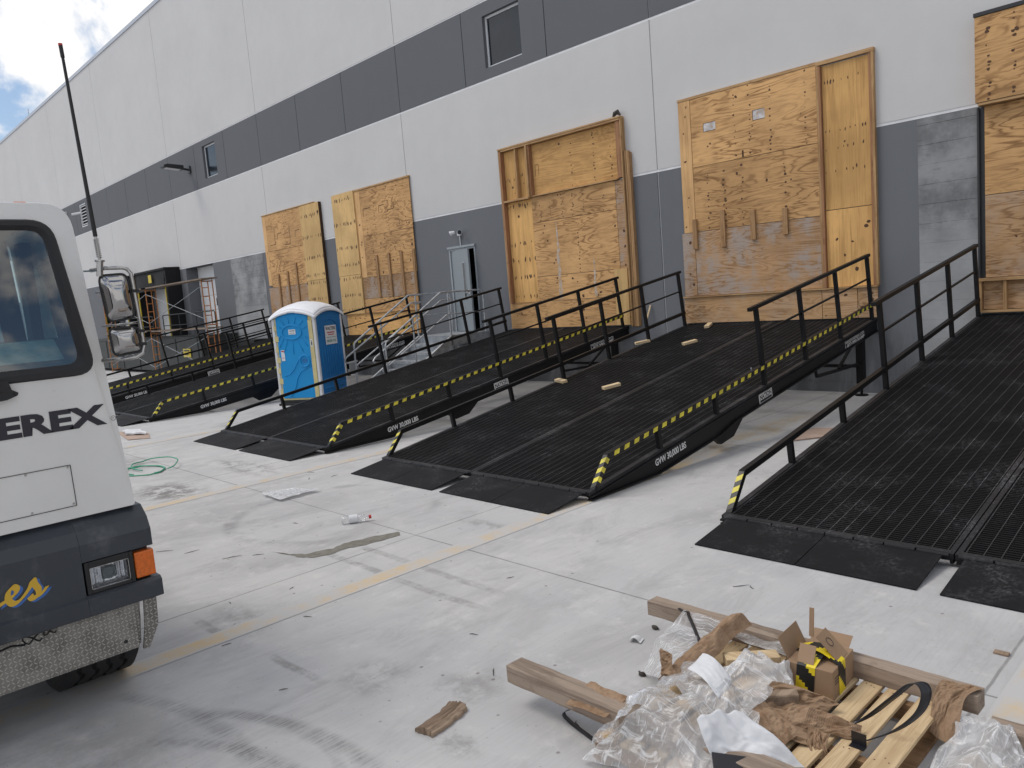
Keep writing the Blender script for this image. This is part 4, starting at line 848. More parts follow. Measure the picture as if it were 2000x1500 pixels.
def plate(par, name, x0, x1, z0, z1, y, lines, nx=(1, 0, 0), ny=-1):
    p = obj(name, MB().box(x0, x1, y - .003, y, z0, z1), M['paper'], par)
    for s, mt, zz, h, x, w in lines:
        t = MB(); put_text(t, s, (x, y - .0042, zz), (1, 0, 0), (0, 0, 1), w, h, .02); obj('lettering', t, M[mt], p)
    return p
plate(dr, 'name_plate', .42, .60, 1.57, 1.68, -.0135, (('WALTERS', 'black_plain', 1.635, .025, .44, .14), ('800-281-7125', 'green_print', 1.59, .018, .44, .13)))
plate(dr, 'notice', .17, .26, 1.00, 1.24, -.0135, ())
obj('notice_print', MB().box(.18, .25, -.0182, -.0172, 1.20, 1.225).box(.18, .25, -.0182, -.0172, 1.06, 1.07), M['red_print'], dr)
sg = obj('gender_sign', MB().box(.955, 1.005, -.0185, -.0145, 1.28, 1.44), M['paper'], pt)
obj('pictogram', MB().disc((.98, -.0195, 1.405), (0, -1, 0), .012, 12).box(.968, .992, -.0197, -.0192, 1.31, 1.388), M['black_plain'], sg)
# right-hand side wall (local +x)
sw = obj('side_wall', MB().box(PW - .03, PW - .004, .06, PW - .06, .12, TZ + .02).prism([(PW - .03, .06 + .98 * k / 12, arch((.06 + .98 * k / 12) / PW, base=TZ - .02, rise=.13) if 0 < k < 12 else TZ + .015) for k in range(13)], (.026, 0, 0)), M['blue_dark'], pt)
rs = MB()
for k in range(9): y = .17 + k * .095; rs.tube([(PW, y, .60), (PW + .004, y + .012 * sin(k), 1.0), (PW, y, 1.42 - .05 * abs(k - 4))], .014, 6)
for z in (.20, .32, .44, .52): rs.box(PW - .004, PW + .012, .10, PW - .10, z, z + .035)
rs.tube([(PW, .14, 1.75)] + [(PW, .55 - .40 * cos(pi * k / 10), 1.50 + .34 * sin(pi * k / 10)) for k in range(11)] + [(PW, .96, 1.75)], .012, 6)
obj('moulded_relief', rs, M['blue_dark'], sw, smooth=True)
sp = obj('name_plate', MB().box(PW + .012, PW + .016, .34, .80, 1.28, 1.70), M['paper'], sw)
def side_text(s, mt, y0, z, w, h):
    t = MB(); put_text(t, s, (PW + .0172, y0, z), (0, 1, 0), (0, 0, 1), w, h, .03); obj('lettering', t, M[mt], sp)
side_text('WALTERS', 'black_plain', .365, 1.60, .40, .07); side_text('800-281-7125', 'green_print', .39, 1.33, .36, .055)
obj('print_rule', MB().box(PW + .0165, PW + .017, .42, .72, 1.53, 1.555).box(PW + .0165, PW + .017, .45, .70, 1.485, 1.505), M['red_print'], sp)
obj('print_rule', MB().box(PW + .0165, PW + .017, .38, .76, 1.43, 1.44), M['green_print'], sp)
def roofz(u, v):
    a, b = 1 - abs(2 * u - 1) ** 2.2, 1 - abs(2 * v - 1) ** 2.2
    return TZ + .02 + .15 * max(a * (1 - b * .0), b) * 1.0 * (1 if True else 0) + .16 * min(a, b) ** .8 + (.012 if abs(u - .5) < .1 and v < .5 else 0)
N = 28; ov = .035; g = MB(); vs = []
g.grid(lambda u, v: (-ov + u * (PW + 2 * ov), -ov + v * (PW + 2 * ov), roofz(u, v)), N, N)
rim = [(k, 0) for k in range(N)] + [(N, k) for k in range(N)] + [(N - k, N) for k in range(N)] + [(0, N - k) for k in range(N)]
A = [(-ov + i / N * (PW + 2 * ov), -ov + j / N * (PW + 2 * ov), roofz(i / N, j / N)) for i, j in rim]; B = [(x + (x - PW / 2) * .02, y + (y - PW / 2) * .02, z - .07) for x, y, z in A]
g.bridge(B, A)
rf = obj('roof', g, M['roof_white'], pt, smooth=True, solid=.012)
md = rf.modifiers.new('weld', 'WELD'); md.merge_threshold = .0005

# ---------------------------------------------------------------- truck crane carrier
TX = -4.5
tk = thing('crane_truck', 'white and slate crane truck facing the camera, cut by the left edge of the photo', 'truck', (-5.6, -12.6, 0))
def rpoly(cs, rs, k=6):
    out = []; n = len(cs)
    for i in range(n):
        p, a, b = Vector(cs[i]), Vector(cs[i - 1]), Vector(cs[(i + 1) % n]); r = rs[i]
        d1, d2 = (a - p).normalized(), (b - p).normalized(); s, e = p + d1 * r, p + d2 * r
        for t in range(k + 1):
            u = t / k; out.append(s * (1 - u) ** 2 + p * 2 * u * (1 - u) + e * u * u)
    return out
def F(q, off=0.0): return Vector((TX - max(0.0, q[1] - 1.85) * .16 + off, q[0], q[1]))
YM = -12.60; YC = -12.03
def sym(pts): return pts
outer = rpoly([(-11.443, 1.085), (-11.530, 2.74), (2 * YC + 11.530, 2.74), (2 * YC + 11.443, 1.085)], [.02, .13, .13, .02])
wino = rpoly([(-11.548, 1.838), (-11.632, 2.645), (2 * YC + 11.632, 2.645), (2 * YC + 11.548, 1.838)], [.10, .10, .10, .10])
wini = rpoly([(-11.612, 1.892), (-11.675, 2.598), (2 * YC + 11.675, 2.598), (2 * YC + 11.612, 1.892)], [.07, .07, .07, .07])
cabm = MB()
cabm.bridge([F(p) for p in outer], [F(p) for p in wino])
XB_ = -6.15
edge = [F(p) + Vector((-.03, (p[0] - YC) * .012, .006 if p[1] > 2 else 0)) for p in outer]
back = [Vector((XB_, e.y, e.z)) for e in edge]
n = len(outer); K = 7
cabm.bridge(edge, [F(p) for p in outer])
fs = [(i, (i + 1) % n) for i in range(n)]
skip = (K - 1, 3 * K - 1)     # long right and left side quads get window openings instead
for i, j in fs:
    if i in skip: continue
    cabm.add([back[i], back[j], edge[j], edge[i]], [(0, 1, 2, 3)])
def side_panel(i):
    j = (i + 1) % n; lo_f, hi_f, lo_b, hi_b = edge[i], edge[j], back[i], back[j]
    if lo_f.z > hi_f.z: lo_f, hi_f, lo_b, hi_b = hi_f, lo_f, hi_b, lo_b
    def pt_(u, v): return (lo_f * (1 - u) + lo_b * u) * (1 - v) + (hi_f * (1 - u) + hi_b * u) * v
    us, vs_ = (0, .10, .52, 1), (0, .47, .93, 1)
    for a in range(3):
        for b in range(3):
            if a == 1 and b == 1: continue
            cabm.add([pt_(us[a], vs_[b]), pt_(us[a + 1], vs_[b]), pt_(us[a + 1], vs_[b + 1]), pt_(us[a], vs_[b + 1])], [(0, 1, 2, 3)])
    return [pt_(us[1], vs_[1]), pt_(us[2], vs_[1]), pt_(us[2], vs_[2]), pt_(us[1], vs_[2])]
swin = [side_panel(i) for i in skip]
# rear wall with a window
rw = [Vector((XB_, y, z)) for y, z in ((-11.62, 1.95), (-11.68, 2.5), (-12.38, 2.5), (-12.44, 1.95))]
rc = [Vector((XB_, y, z)) for y, z in ((-11.443, 1.085), (-11.53, 2.72), (2 * YC + 11.53, 2.72), (2 * YC + 11.443, 1.085))]
cabm.bridge(rc, rw)
cab = obj('cab_body', cabm, M['truck_white'], tk)
ln_ = MB(); ins = lambda p: Vector((XB_ + .03, YC + (p.y - YC) * .985, p.z - .02 if p.z > 2 else p.z + .02))
ln_.bridge([ins(p) for p in rc], [Vector((XB_ + .03, p.y, p.z)) for p in rw]).box(-6.11, -4.80, -12.42, -11.64, 2.66, 2.68)
obj('cab_lining', ln_, M['cab_dark'], tk)
cabm2 = MB().box(-6.13, -4.56, -12.60, -11.48, 1.10, 1.13); obj('cab_floor', cabm2, M['cab_dark'], tk)
gk = MB(); gk.bridge([F(p, .012) for p in wino], [F(p, .004) for p in wini]); wmid = [(a + b) / 2 for a, b in zip(wino, wini)]
gm = MB(); so = [F(p, .001) for p in rpoly([(-11.538, 1.828), (-11.624, 2.654), (2 * YC + 11.624, 2.654), (2 * YC + 11.538, 1.828)], [.11] * 4)]
gm.bridge(so, [F(p, .016) for p in wino]).bridge([F(p, .016) for p in wino], [F(p, .016) for p in wmid]).bridge([F(p, .016) for p in wmid], [F(p, -.004) for p in wini])
gm.bridge([F(p, -.004) for p in wini], [F(p, -.03) for p in wini])
ws = obj('windscreen_seal', gm, M['rubber'], tk)
obj('windscreen', MB().add([F(p, -.006) for p in wini], [tuple(range(len(wini)))]), M['cab_glass'], tk)
for q in swin: obj('side_window', MB().add(q, [(0, 1, 2, 3)]), M['cab_glass'], tk)
obj('rear_window', MB().add(rw, [(0, 1, 2, 3)]), M['cab_glass'], tk)
dm = MB().prism([(-4.60, -12.60, 1.14), (-4.60, -12.60, 1.88), (-4.63, -12.60, 1.905), (-5.06, -12.60, 2.035), (-5.10, -12.60, 1.98), (-5.0, -12.60, 1.14)], (0, 1.10, 0))
obj('dashboard', dm, M['cab_grey'], tk, bevel=.01)
obj('driver_seat', MB().box(-5.75, -5.25, -12.28, -11.82, 1.15, 1.62).box(-5.85, -5.70, -12.28, -11.82, 1.60, 2.22).box(-5.84, -5.72, -12.16, -11.94, 2.24, 2.42), M['cab_dark'], tk, bevel=.04)
obj('door_post_trim', MB().box(-5.62, -5.48, -11.60, -11.54, 1.15, 2.62).box(-6.1, -5.62, -11.58, -11.545, 1.15, 1.88), M['cab_dark'], tk)
sw_ = MB(); c = Vector((-5.26, -12.05, 2.06)); ax = Vector((.5, 0, .86)); u_ = Vector((0, 1, 0)); v_ = ax.cross(u_)
sw_.tube([c + u_ * (.21 * cos(2 * pi * k / 24)) + v_ * (.21 * sin(2 * pi * k / 24)) for k in range(24)], .014, 8, closed=True).bar(c - u_ * .2, c + u_ * .2, .03, .015).bar(c, c - ax * .25, .05, .05, (0, 1, 0))
obj('steering_wheel', sw_, M['black_plain'], tk)
# access panel, rivets, lettering
pm = MB(); yz = [(-12.16, 1.150), (-11.730, 1.152), (-11.733, 1.370), (-12.16, 1.370)]
for a, b in ((0, 1), (1, 2), (2, 3), (3, 0)):
    p, q = Vector((TX + .0025, *yz[a])), Vector((TX + .0025, *yz[b])); pm.bar(p, q, .003, .003, (1, 0, 0))
obj('panel_seam', pm, M['black_plain'], tk)
for y, z in ((-11.745, 1.360), (-11.742, 1.164), (-11.937, 1.360), (-11.934, 1.161), (-12.13, 1.361), (-12.13, 1.16)): obj('rivet', MB().cyl((TX - .001, y, z), (TX + .006, y, z), .0065, .004, 10), M['steel_tube'], tk)
lt = MB(); put_text(lt, 'TEREX', (TX + .003, -12.165, 1.560), (0, 1, 0), (0, 0, 1), .638, .103, .045)
lt.tube([Vector((TX + .003, -11.494 + .012 * cos(2 * pi * k / 16), 1.579 + .012 * sin(2 * pi * k / 16))) for k in range(16)], .0012, 4, closed=True); put_text(lt, 'R', (TX + .003, -11.4975, 1.575), (0, 1, 0), (0, 0, 1), .007, .009)
obj('lettering', lt, M['navy'], tk)
# bumper with head lamp and amber corner lamp
BX = -4.42
bm = MB(); yl, yr = 2 * YM + 11.405, -11.408
def bprism(prof, y0, y1): bm.prism([(x, y0, z) for x, z in prof], (0, y1 - y0, 0))
TOPP = [(-4.86, 1.082), (-4.53, 1.076), (-4.455, 1.02), (BX, .955)]; BOTP = [(BX, .678), (-4.40, .665), (-4.40, .575), (BX - .01, .562), (-4.86, .562)]
bprism(TOPP + BOTP, 2 * YM + 11.766, -11.766)
for y0, y1, e0, e1 in ((-11.7655, yr, -11.7655, yr + .018), (yl, 2 * YM + 11.7655, yl - .018, 2 * YM + 11.7655)):
    bprism(TOPP + [(BX, .860), (-4.86, .860)], y0, y1); bprism(BOTP + [(-4.86, .680), (BX, .680)], e0, e1); bprism([(-4.86, .859), (-4.485, .859), (-4.485, .681), (-4.86, .681)], y0 + .002, y1 - .012)
bp = obj('bumper', bm, M['truck_slate'], tk, bevel=.010)
obj('cab_gap', MB().box(-6.1, -4.54, 2 * YM + 11.47, -11.46, 1.05, 1.087), M['black_plain'], tk)
for sgn in (1, -1):
    Yy = lambda y: y if sgn > 0 else 2 * YM - y
    def yb(mb, y0, y1, x0, x1, z0, z1): return mb.box(x0, x1, min(Yy(y0), Yy(y1)), max(Yy(y0), Yy(y1)), z0, z1)
    hl = MB(); yb(hl, -11.758, -11.735, -4.48, -4.415, .684, .856); yb(hl, -11.537, -11.518, -4.48, -4.415, .684, .856); yb(hl, -11.735, -11.537, -4.48, -4.415, .684, .700); yb(hl, -11.735, -11.537, -4.48, -4.415, .822, .856)
    hs = obj('headlight', hl, M['black_plain'], tk, bevel=.003)
    rm = MB(); yb(rm, -11.734, -11.538, -4.478, -4.474, .701, .821)
    for k in range(15):
        y = -11.730 + .0128 * k
        if 5 < k < 10: continue
        rm.add([(-4.473, Yy(y), .703), (-4.455 - .012 * (k % 3 == 0), Yy(y + .0055), .712), (-4.455 - .012 * (k % 3 == 0), Yy(y + .0055), .808), (-4.473, Yy(y), .819)], [(0, 1, 2, 3)])
        rm.add([(-4.455 - .012 * (k % 3 == 0), Yy(y + .0055), .712), (-4.473, Yy(y + .011), .703), (-4.473, Yy(y + .011), .819), (-4.455 - .012 * (k % 3 == 0), Yy(y + .0055), .808)], [(0, 1, 2, 3)])
    obj('reflector', rm, M['bright'], hs)
    bu = MB(); yb(bu, -11.668, -11.604, -4.472, -4.452, .735, .795); bu.tube([(-4.445, Yy(-11.636 + .03 * cos(2 * pi * k / 14)), .765 + .028 * sin(2 * pi * k / 14)) for k in range(14)], .005, 6, closed=True)
    obj('bulb_shield', bu, M['cab_grey'], hs)
    ln = MB(); yb(ln, -11.734, -11.538, -4.436, -4.432, .701, .821); obj('lens', ln, M['lens'], hs)
    rimm = MB()
    for a, b in (((-11.734, .701), (-11.538, .701)), ((-11.538, .701), (-11.538, .821)), ((-11.538, .821), (-11.734, .821)), ((-11.734, .821), (-11.734, .701))): rimm.bar((-4.430, Yy(a[0]), a[1]), (-4.430, Yy(b[0]), b[1]), .008, .006, (1, 0, 0))
    obj('rim', rimm, M['chrome'], hs)
    am = MB(); yb(am, -11.512, -11.408, -4.483, -4.418, .694, .838)
    obj('corner_lamp', am, M['orange'], tk, bevel=.008)
def nib(mb, pts, o, sc, ang=rad(38), w=.30, sub=10):
    Q = []
    for i in range(len(pts) - 1):
        p0, p1, p2, p3 = [Vector(pts[min(max(j, 0), len(pts) - 1)]) for j in (i - 1, i, i + 1, i + 2)]
        for k in range(sub):
            t_ = k / sub; Q.append(.5 * ((2 * p1) + (p2 - p0) * t_ + (2 * p0 - 5 * p1 + 4 * p2 - p3) * t_ * t_ + (3 * p1 - p0 - 3 * p2 + p3) * t_ ** 3))
    Q.append(Vector(pts[-1])); d_ = Vector((cos(ang), sin(ang))) * w / 2; n_ = len(Q); A_, B_ = [], []
    for i, q in enumerate(Q):
        tg = (Q[min(i + 1, n_ - 1)] - Q[max(i - 1, 0)]).normalized(); pr_ = Vector((-tg.y, tg.x)); e_ = d_ if d_.dot(pr_) >= 0 else -d_; e_ = e_ * .75 + pr_ * .055
        A_.append(o + Vector((0, (q - e_).x, (q - e_).y)) * sc + Vector((i * 4e-6, 0, 0))); B_.append(o + Vector((0, (q + e_).x, (q + e_).y)) * sc + Vector((i * 4e-6, 0, 0)))
    mb.add(A_ + B_, [(i, i + n_, i + n_ + 1, i + 1) for i in range(n_ - 1)])
LE = ((-.45, .15), (-.1, .30), (.28, .50), (.42, .74), (.26, .90), (.04, .70), (-.02, .36), (.14, .07), (.42, .10), (.70, .34), (.98, .66), (1.16, .98), (1.22, .72), (1.34, .42), (1.26, .12), (1.02, .06), (.92, .22))
LT = ((1.22, .10), (1.48, .20), (1.74, .48))
for dz, dy, mt, off in ((-.010, .012, 'blue_decal', .0015), (0, 0, 'gold', .0035)):
    t_mb = MB(); o_ = Vector((BX + off, -12.105 + dy, .748 + dz)); nib(t_mb, LE, o_, .098); nib(t_mb, LT, o_ + Vector((.0004, 0, 0)), .098, w=.18)
    obj('script_lettering', t_mb, M[mt], bp)
dpo = obj('tread_plate', MB().box(-4.475, -4.465, 2 * YM + 11.53, -11.535, .300, .566), M['diamond'], tk)
sc_ = MB().tube([Vector((-4.463, -12.02 + .045 * cos(a * .4) * (1 + .25 * sin(a * .8)), .535 + .022 * sin(a * .8))) for a in range(16)], .004, 5).tube([Vector((-4.463, -11.945 + .03 * cos(a * .5), .548 + .018 * sin(a * 1.0))) for a in range(13)], .0035, 5).tube([(-4.463, -12.2, .520), (-4.463, -12.12, .531), (-4.463, -12.06, .515)], .005, 5)
obj('script_mark', sc_, M['black_plain'], dpo)
obj('bolt', MB().disc((-4.464, -11.60, .355), (1, 0, 0), .011, 12), M['black_plain'], dpo)
obj('side_flap', MB().prism([(-4.47, -11.536, .56), (-4.47, -11.500, .56), (-4.50, -11.512, .305), (-4.50, -11.54, .300)], (-.25, 0, 0)).prism([(-4.44, -11.488, .562), (-4.44, -11.420, .555), (-4.45, -11.425, .40), (-4.47, -11.480, .275), (-4.47, -11.515, .278), (-4.46, -11.495, .40)], (-.016, 0, 0)), M['diamond'], tk, bevel=.003)
# wheels
def wheel(x, y0, y1, r=.5):
    mb = MB(); n = 72; w = y1 - y0; prof = []
    prof += [(0.0, r * .56), (.02, r * .80), (.03, r * .90)]
    tread = [.06]; gs = (.25, .42, .58, .75)
    prof += [(.05, r * .955), (.09, r)]
    for g_ in gs: prof += [(g_ - .028, r), (g_ - .020, r - .016), (g_ + .020, r - .016), (g_ + .028, r)]
    prof += [(.91, r), (.95, r * .955), (.97, r * .90), (.98, r * .80), (1.0, r * .56)]
    rings = []
    for i, (t, rr) in enumerate(prof):
        ring = []
        for k in range(n):
            a = 2 * pi * k / n; zz = .012 * (1 if (k // 2) % 2 else -1) if 5 <= i <= 20 else 0
            ring.append((x + rr * cos(a), y0 + w * t + zz, r + rr * sin(a)))
        rings.append(ring)
    for a, b in zip(rings, rings[1:]): mb.bridge(b, a)
    ty = obj('tyre', mb, M['tyre'], tk)
    obj('rim', MB().cyl((x, y0 + .02, r), (x, y1 - .02, r), r * .57, n=32).cyl((x, y1 - .06, r), (x, y1 + .03, r), .13, .10, 20), M['steel_tube'], ty)
for x in (-5.08, -9.2, -10.5):
    wheel(x, -11.90, -11.455, .54); wheel(x, 2 * YM + 11.455, 2 * YM + 11.90, .54)
obj('axle', MB().cyl((-5.08, -13.5, .54), (-5.08, -11.7, .54), .06).cyl((-9.2, -13.5, .5), (-9.2, -11.7, .5), .06).cyl((-10.5, -13.5, .5), (-10.5, -11.7, .5), .06), M['black_plain'], tk)
obj('boom', MB().box(-11.0, -3.5, -13.52, -12.80, 1.78, 2.50).box(-9.9, -3.9, -13.46, -12.86, 2.502, 2.56), M['truck_white'], tk, bevel=.03)
obj('boom_head', MB().prism([(-3.5, -13.5, 1.80), (-3.5, -13.5, 2.48), (-3.05, -13.5, 2.40), (-2.95, -13.5, 1.95), (-3.2, -13.5, 1.70)], (0, .68, 0)), M['truck_slate'], tk, bevel=.02)
obj('superstructure', MB().box(-11.2, -8.7, -13.7, -11.9, 1.245, 1.76), M['truck_slate'], tk, bevel=.03)
obj('front_deck', MB().box(-6.3, -4.56, -13.72, -12.66, 1.085, 1.20), M['truck_slate'], tk, bevel=.01)
obj('boom_rest', MB().box(-5.6, -5.3, -13.5, -12.9, 1.20, 1.78), M['truck_slate'], tk, bevel=.01)
obj('chassis', MB().box(-11.2, -4.9, -13.1, -12.1, .62, .90).box(-4.87, -4.56, 2 * YM + 11.9, -11.85, .58, .95), M['black_plain'], tk)
obj('carrier_deck', MB().box(-11.4, -6.25, 2 * YM + 11.5, -11.5, 1.02, 1.24), M['truck_white'], tk, bevel=.02)
# mirrors on a bent tube
MX = -4.40
tb = MB().tube([(TX - .02, -11.495, 2.374), (MX, -11.46, 2.376), (MX, -11.375, 2.376), (MX, -11.352, 2.368), (MX, -11.336, 2.345), (MX, -11.332, 2.30), (MX, -11.318, 1.99), (MX, -11.318, 1.95), (MX, -11.33, 1.915), (MX, -11.365, 1.897), (MX, -11.42, 1.893), (TX - .02, -11.50, 1.893)], .0105, 10)
tb.tube([(TX - .02, -11.485, 2.255), (MX - .03, -11.44, 2.252), (MX - .03, -11.40, 2.252)], .006, 8).tube([(TX - .02, -11.475, 2.075), (MX - .02, -11.40, 2.078), (MX - .01, -11.33, 2.082)], .006, 8)
obj('mirror_tube', tb, M['steel_tube'], tk, smooth=True)
cl_ = MB()
for z in (2.25, 2.035, 1.965): cl_.box(MX - .016, MX + .016, -11.347, -11.308, z - .008, z + .008)
obj('clamp', cl_, M['black_plain'], tk)
def mirror(cs, dep, nm):
    a, b, c, d = [Vector(p) for p in cs]   # bl, br, tr, tl in (y,z)
    mb = MB(); N = 20
    def P(u, v):
        su, sv = 2 * u - 1, 2 * v - 1
        k = max(abs(su), abs(sv), 1e-6); q = (abs(su) ** 6 + abs(sv) ** 6) ** (1 / 6); f = k / q if q > 0 else 1
        uu, vv = (su * f + 1) / 2, (sv * f + 1) / 2
        p = (a * (1 - uu) + b * uu) * (1 - vv) + (d * (1 - uu) + c * uu) * vv
        h = dep * (1 - min(1, k) ** 3.2); return Vector((MX + h, p.x, p.y))
    mb.grid(P, N, N)
    rimv = [P(i / N, 0) for i in range(N)] + [P(1, i / N) for i in range(N)] + [P(1 - i / N, 1) for i in range(N)] + [P(0, 1 - i / N) for i in range(N)]
    mb.bridge([p - Vector((.02, 0, 0)) for p in rimv], rimv).add([p - Vector((.02, 0, 0)) for p in rimv], [tuple(reversed(range(len(rimv))))])
    m = obj('mirror', mb, M['chrome'], tk, smooth=True)
    obj('seal', MB().tube(rimv, .006, 6, closed=True), M['rubber'], m)
mirror(((-11.480, 2.094), (-11.340, 2.110), (-11.357, 2.345), (-11.500, 2.338)), .045, 'upper')
mirror(((-11.474, 1.914), (-11.330, 1.926), (-11.345, 2.062), (-11.484, 2.058)), .04, 'lower')
an = MB().cyl((MX, -11.490, 2.335), (MX, -11.480, 2.41), .016, n=10).cyl((MX, -11.480, 2.41), (MX, -11.4795, 2.418), .024, n=12).bar((MX, -11.490, 2.365), (TX, -11.53, 2.37), .02, .008)
hel = [Vector((MX + .011 * cos(k * .9), -11.4793 - .004 * k / 66 + .011 * sin(k * .9), 2.43 + .1 * k / 66)) for k in range(67)]
an.tube(hel, .0032, 5).cyl((MX, -11.4795, 2.418), (MX, -11.484, 2.54), .006, n=8)
ant = obj('antenna', an, M['steel_tube'], tk)
obj('whip', MB().tube([(MX, -11.484, 2.54), (MX, -11.500, 2.95), (MX, -11.518, 3.43)], [.011, .0095, .0075], 8).cyl((MX, -11.518, 3.43), (MX, -11.5205, 3.49), .010, n=8), M['black_plain'], ant)
obj('whip_tip', MB().cyl((MX, -11.5206, 3.487), (MX, -11.521, 3.497), .0105, n=8), M['red_print'], ant)
wp = MB().prism([(TX + .004, -12.02, 1.845), (TX + .004, -11.955, 1.845), (TX + .004, -11.945, 1.80), (TX + .004, -11.918, 1.782), (TX + .004, -11.925, 1.768), (TX + .004, -11.97, 1.752), (TX + .004, -12.02, 1.748)], (.03, 0, 0)).cyl((TX + .03, -11.93, 1.777), (TX + .042, -11.93, 1.777), .008, n=12)
wp.bar((TX + .04, -11.98, 1.80), (TX + .03, -12.40, 2.12), .018, .012, (1, 0, 0)).bar((TX + .015, -12.20, 1.86), (TX - .03, -12.55, 2.35), .016, .012, (1, 0, 0))
obj('wiper', wp, M['black_plain'], tk)
obj('marker_lamp', MB().box(-4.80, -4.72, -11.76, -11.70, 2.742, 2.758), M['orange'], tk, bevel=.006)
obj('roof_clip', MB().cyl((-4.62, -11.52, 2.68), (-4.62, -11.475, 2.69), .006, n=8), M['alu'], tk)
ds = thing('worksheet', 'pale sheet of paper lying on the truck dashboard', 'paper', (-4.75, -11.9, 1.906))
obj('sheet', MB().add([(-4.665, -11.645, 1.9185), (-5.02, -11.60, 2.0258), (-5.02, -12.35, 2.0258), (-4.665, -12.35, 1.9185)], [(0, 1, 2, 3)]), M['dash_paper'], ds, solid=.001)

# ---------------------------------------------------------------- scaffold and loading platform, far left
sf = thing('scaffold', 'orange tubular scaffold with plank decks standing before the dock doors', 'scaffold', (-29, -1.6, 0))
YF, YB = -1.80, -1.42
for fx in (-32.0, -26.55, -37.4):
    for z0 in (0.02, 1.72):
        f = MB(); r = .021
        for y in (YF, YB): f.tube([(fx, y, z0), (fx, y, z0 + 1.68)], r, 8)
        for z in (z0 + .12, z0 + 1.62): f.tube([(fx, YF, z), (fx, YB, z)], r, 8)
        f.tube([(fx, YF + .22, z0 + .12), (fx, YF + .22, z0 + 1.62)], .02, 8)
        for z in (.45, .78, 1.1, 1.4): f.tube([(fx, YF, z0 + z), (fx, YF + .22, z0 + z)], .016, 6)
        obj('end_frame', f, M['scaf_orange'], sf)
for a, b in ((-32.0, -26.55), (-37.4, -32.0)):
    for z0 in (0.1, 1.85):
        for y in (YF,):
            obj('cross_brace', MB().tube([(a, y, z0 + .2), (b, y, z0 + 1.35)], .010, 6).tube([(a, y - .02, z0 + 1.35), (b, y - .02, z0 + .2)], .010, 6), M['galv_dark'], sf)
    for z in (1.70, 3.40):
        for k in range(2): obj('plank', MB().box(a - .25, b + .25, YF - .08 + k * .28, YF + .19 + k * .28, z + .012 * (k % 2), z + .045 + .012 * (k % 2)), M['scaf_plank'], sf)
pf = thing('loading_platform', 'dark steel loading platform with a yellow caution plate and tube railing, behind the scaffold', 'platform', (-33, -.9, 0))
obj('deck_box', MB().box(-44, -28.0, -1.5, -.07, .12, 1.40).box(-44.02, -27.98, -1.53, -.06, 1.40, 1.45), M['deep_grey'], pf, bevel=.01)
rb = MB()
for k in range(8): x = -43 + k * 2.1; rb.box(x, x + .04, -1.522, -1.5, .15, 1.38)
obj('stiffener', rb, M['deep_grey'], pf)
cp = obj('caution_plate', MB().box(-29.65, -28.95, -1.535, -1.524, .68, 1.0), M['sign_yellow'], pf)
obj('print', MB().box(-29.55, -29.05, -1.538, -1.5355, .90, .95).box(-29.5, -29.1, -1.538, -1.5355, .76, .79), M['black_plain'], cp)
pr = MB()
for x0, x1 in ((-33.3, -28.1), (-40, -34.5)):
    pr.tube([(x0, -.8, 1.45), (x0, -.8, 2.27), (x0 + .06, -.8, 2.33), (x1 - .06, -.8, 2.33), (x1, -.8, 2.27), (x1, -.8, 1.45)], .022, 8).tube([(x0, -.8, 1.9), (x1, -.8, 1.9)], .018, 8)
    for k in range(1, 3): x = x0 + (x1 - x0) * k / 3; pr.tube([(x, -.8, 1.45), (x, -.8, 2.33)], .02, 8)
obj('railing', pr, M['deep_grey'], pf)
bb = thing('dock_bumper', 'black box on the ground under the right end of the scaffold', 'box', (-25.8, -.5, 0))
obj('bumper_block', MB().box(-27.6, -25.6, -.6, -.08, .0, 1.2), M['black_plain'], bb, bevel=.02)
# ---------------------------------------------------------------- pallet with rubbish on it
pl = thing('pallet', 'timber pallet on the concrete under crumpled stretch wrap and cardboard', 'pallet', (-1.6, -9.85, 0))
px = [(-1.180, -1.078)] + [(-1.312 - .1165 * k, -1.222 - .1165 * k) for k in range(8)]
for k, (a, b) in enumerate(px):
    mb = MB(); j = random.uniform(-.008, .008); z0 = .107 + random.uniform(0, .002); w = random.uniform(-.004, .004)
    mb.add([(a, -10.40 + j, z0), (b, -10.40 + j, z0), (b + w, -9.265 + j, z0), (a + w, -9.265 + j, z0), (a, -10.40 + j, z0 + .019), (b, -10.40 + j, z0 + .019), (b + w, -9.265 + j, z0 + .019), (a + w, -9.265 + j, z0 + .019)],
           [(0, 3, 2, 1), (4, 5, 6, 7), (0, 1, 5, 4), (1, 2, 6, 5), (2, 3, 7, 6), (3, 0, 4, 7)])
    for yy in (-9.31, -9.85, -10.35):
        for xx in (a + .025, (a + b) / 2, b - .03): mb.disc((xx + random.uniform(-.006, .006), yy + random.uniform(-.02, .02), z0 + .0195), (0, 0, 1), .0038, 7, mi=1)
    obj('deck_board', mb, [M['pallet_y'], M['knot']], pl, bevel=.0025)
for y in (-9.33, -9.86, -10.37): obj('stringer', MB().box(-2.165, -1.075, y - .02, y + .02, .021, .106), M['pallet_x'], pl, bevel=.002)
for a in (-2.16, -1.66, -1.17): obj('bottom_board', MB().box(a, a + .09, -10.41, -9.28, .001, .020), M['pallet_x'], pl)
